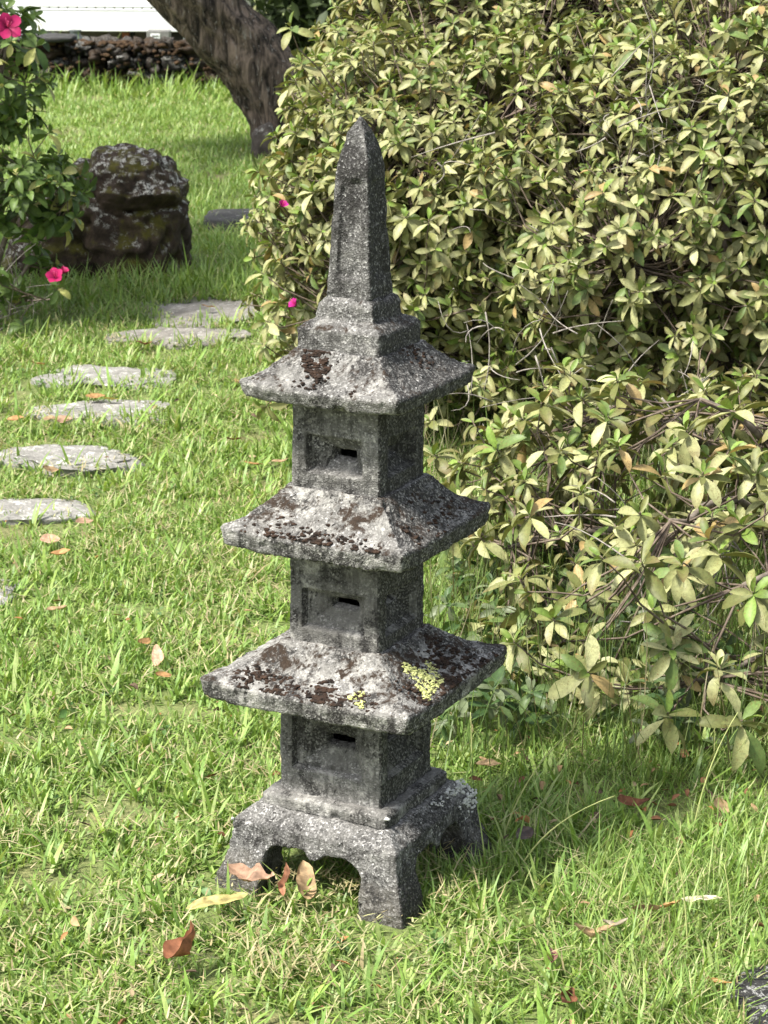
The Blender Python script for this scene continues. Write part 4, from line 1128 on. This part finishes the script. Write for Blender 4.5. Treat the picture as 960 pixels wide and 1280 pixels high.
# ------------------------------------------------------------------ fallen leaves
M_FALL = leaf_mat('dry fallen leaf', .75, .12, .35, .2)
def fallen(x, y, L, wr, az, curl, tint, label, z=.026, tilt=.1, cup=.6, pit=0.0):
    g = np.random.default_rng(int(abs(x * 1000) + y * 777))
    nl, nw = 18, 8
    t_ = np.linspace(0, 1, nl); u_ = np.linspace(-1, 1, nw)
    prof = np.sin(np.pi * np.clip(t_, .0, 1) ** .85) ** .75 * L * wr * .5 + .0005
    V = []
    for i, tt in enumerate(t_):
        for uu in u_:
            hw = prof[i]; a = uu * cup
            yy = hw * math.sin(a) / max(cup, .05); zz = hw * (1 - math.cos(a)) / max(cup, .05)
            V.append((tt * L - L / 2, yy, zz + curl * L * (tt - .5) ** 2))
    V = np.array(V); V[:, 2] += (vnoise(V + x * 9, 62, 3) * .075 + vnoise(V + x * 9, 150, 5) * .03) * L * (.5 + cup * .8); V[:, 1] += vnoise(V + x * 9, 45, 4) * L * .06 * (.4 + cup)
    i = np.arange(nl - 1)[:, None] * nw + np.arange(nw - 1)[None]
    Q = np.stack([i, i + nw, i + nw + 1, i + 1], -1).reshape(-1, 4)
    tv = np.tile(np.array(tint), (len(V), 1)) * (1 + .38 * vnoise(V + x, 90, 6) + .25 * vnoise(V + x, 230, 7))[:, None]
    blot = np.clip(vnoise(V + y, 120, 8) - .25, 0, 1)[:, None]; tv = tv * (1 - blot) + blot * np.array([.07, .035, .02])
    rib = (np.abs(np.tile(u_, nl)) < .2)[:, None]; tv = np.where(rib, tv * .72, tv)
    V[:, 2] -= V[:, 2].min()
    V2, F2 = tubes([(np.array([(L / 2 - .002, 0, curl * L * .25), (L / 2 + L * .12, .002, curl * L * .25 - .001)]), np.array([.0008, .0006]))], 4)
    o = link('fallen_leaf', mesh_np('fallen_leaf', V, [Q], M_FALL, tv), None, (x, y, z - .010))
    o.rotation_euler = (g.uniform(-tilt, tilt) * 2, g.uniform(-tilt, tilt) + pit, az)
    props(o, label, 'fallen leaf', 'dry leaves fallen on the lawn')
BR, TAN, YEL, ORG, PNK, GRY = (.19, .080, .042), (.40, .28, .16), (.50, .43, .17), (.40, .23, .10), (.42, .27, .185), (.10, .08, .075)
for a in [
    (-.232, 2.935, .092, .30, .42, .1, YEL, 'long flat pale yellow leaf in front of the left lantern leg', .035, .1, .3),
    (-.259, 2.785, .066, .80, 1.05, .7, BR, 'crumpled red-brown leaf, the nearest one at lower left', .036, .2, 1.5, -.45),
    (-.185, 3.010, .085, .36, -.55, .5, PNK, 'pinkish brown curled leaf lying against the left lantern leg', .035, .15, 1.0),
    (-.112, 3.000, .066, .50, 1.75, .7, TAN, 'tan leaf standing upright under the lantern arch', .034, .2, 1.2, -.45),
    (-.138, 3.005, .058, .26, 1.5, .5, (.28, .13, .075), 'narrow brown leaf just left of the tan leaf under the arch', .034, .2, 1.3, -.5),
    (.292, 2.842, .058, .42, .1, 1.2, TAN, 'curled tan leaf with a hollow underside at lower right', .035, .2, 1.4),
    (.322, 2.868, .040, .40, .35, .9, (.42, .36, .27), 'small grey-tan curl just behind the hollow tan leaf', .036, .2, 1.3),
    (.372, 2.918, .046, .55, .0, .4, PNK, 'pinkish leaf left of the orange one in the right-hand grass', .036, .2, .8),
    (.404, 2.925, .044, .62, .3, .4, ORG, 'orange-brown round leaf beside the pinkish one in the right-hand grass', .038, .2, .7),
    (.452, 2.945, .062, .20, .16, .2, (.55, .50, .34), 'narrow straw-coloured leaf right of the orange-brown one', .04, .1, .5),
    (.228, 2.785, .042, .55, 1.45, .3, (.21, .11, .09), 'purplish brown pod-like leaf at bottom right of centre', .03, .2, 1.4),
    (.240, 2.672, .050, .60, 1.2, .6, BR, 'crumpled brown leaf at the bottom edge right of centre', .025, .3, 1.3),
    (.530, 3.290, .042, .75, .6, .4, TAN, 'pale tan leaf at the foot of the azalea, far right', .03, .3, .6),
    (.215, 3.185, .042, .62, .9, .2, GRY, 'dark grey leaf in the grass right of the lantern base', .03, .3, .7),
    (-.411, 3.950, .060, .38, 1.75, .5, PNK, 'salmon leaf on the open lawn left of the lowest roof', .036, .2, 1.0, -.4),
    (-.397, 3.870, .032, .55, .3, .4, ORG, 'small orange scrap just below the salmon leaf', .03, .2, .8),
    (-.717, 4.690, .045, .70, .1, .3, PNK, 'pale pink leaf at left below the cut-off stepping stone', .035, .2, .6),
    (-.680, 4.592, .045, .65, .4, .6, ORG, 'orange-pink leaf casting a dark shadow just below the pale pink one', .035, .3, .8),
    (-.317, 5.338, .048, .62, .2, .3, ORG, 'orange-tan leaf on the lawn left of the middle roof', .035, .2, .6),
    (-.253, 5.360, .042, .62, -.2, .3, TAN, 'tan leaf right next to the middle roof', .035, .2, .6),
    (-.379, 5.580, .042, .5, .1, .4, BR, 'brown leaf above the orange-tan one near the upper chamber', .035, .2, .8),
    (-.788, 6.045, .055, .62, .1, .3, ORG, 'bright orange leaf on the back edge of a pale stepping stone', .032, .15, .5),
    (-.742, 6.030, .045, .55, -.2, .3, (.55, .45, .12), 'yellow leaf beside the bright orange one on the stone', .030, .15, .5),
    (-.996, 6.440, .052, .55, .0, .4, ORG, 'orange-brown leaf left of the broad stepping stone', .035, .2, .7),
    (-.726, 6.730, .050, .50, .1, .5, BR, 'brown leaf in front of the long grey stepping stone', .035, .2, .8),
    (-.836, 5.770, .045, .70, .2, .3, PNK, 'round pinkish leaf in front of the stone with orange leaves', .035, .2, .6),
    (-.873, 5.785, .038, .6, -.2, .3, TAN, 'small tan leaf left of the round pinkish one', .035, .2, .6),
    (-.962, 5.777, .045, .55, .1, .3, ORG, 'orange leaf at the far left in front of the stone with orange leaves', .035, .2, .6),
    (-.800, 5.270, .045, .55, .6, .4, TAN, 'tan leaf in the grass just below the whitish ragged stone', .035, .3, .7),
    (-.664, 4.850, .040, .55, .2, .3, PNK, 'faded pink leaf right of the cut-off stepping stone', .03, .3, .6),
    (-.640, 4.240, .045, .5, .5, .3, TAN, 'faded tan leaf on the lawn at left, level with the lowest chamber top', .03, .3, .6),
    (-.450, 4.053, .036, .55, 1.0, .3, ORG, 'small orange leaf above the salmon one on the open lawn', .03, .3, .7),
    (.445, 2.715, .038, .55, .1, .5, (.34, .20, .07), 'amber leaf on the edge of the speckled corner rock', .03, .2, .9),
    (.392, 3.304, .05, .50, .0, .4, BR, 'brown leaf in the shade under the azalea right of the lantern', .03, .2, .8),
    (.173, 3.462, .045, .50, .3, .3, TAN, 'tan leaf in the shade behind the lantern base', .03, .2, .7),
    (-.574, 7.30, .05, .5, .2, .4, ORG, 'orange leaf on the farthest stepping stone', .04, .2, .6),
]:
    fallen(*a)
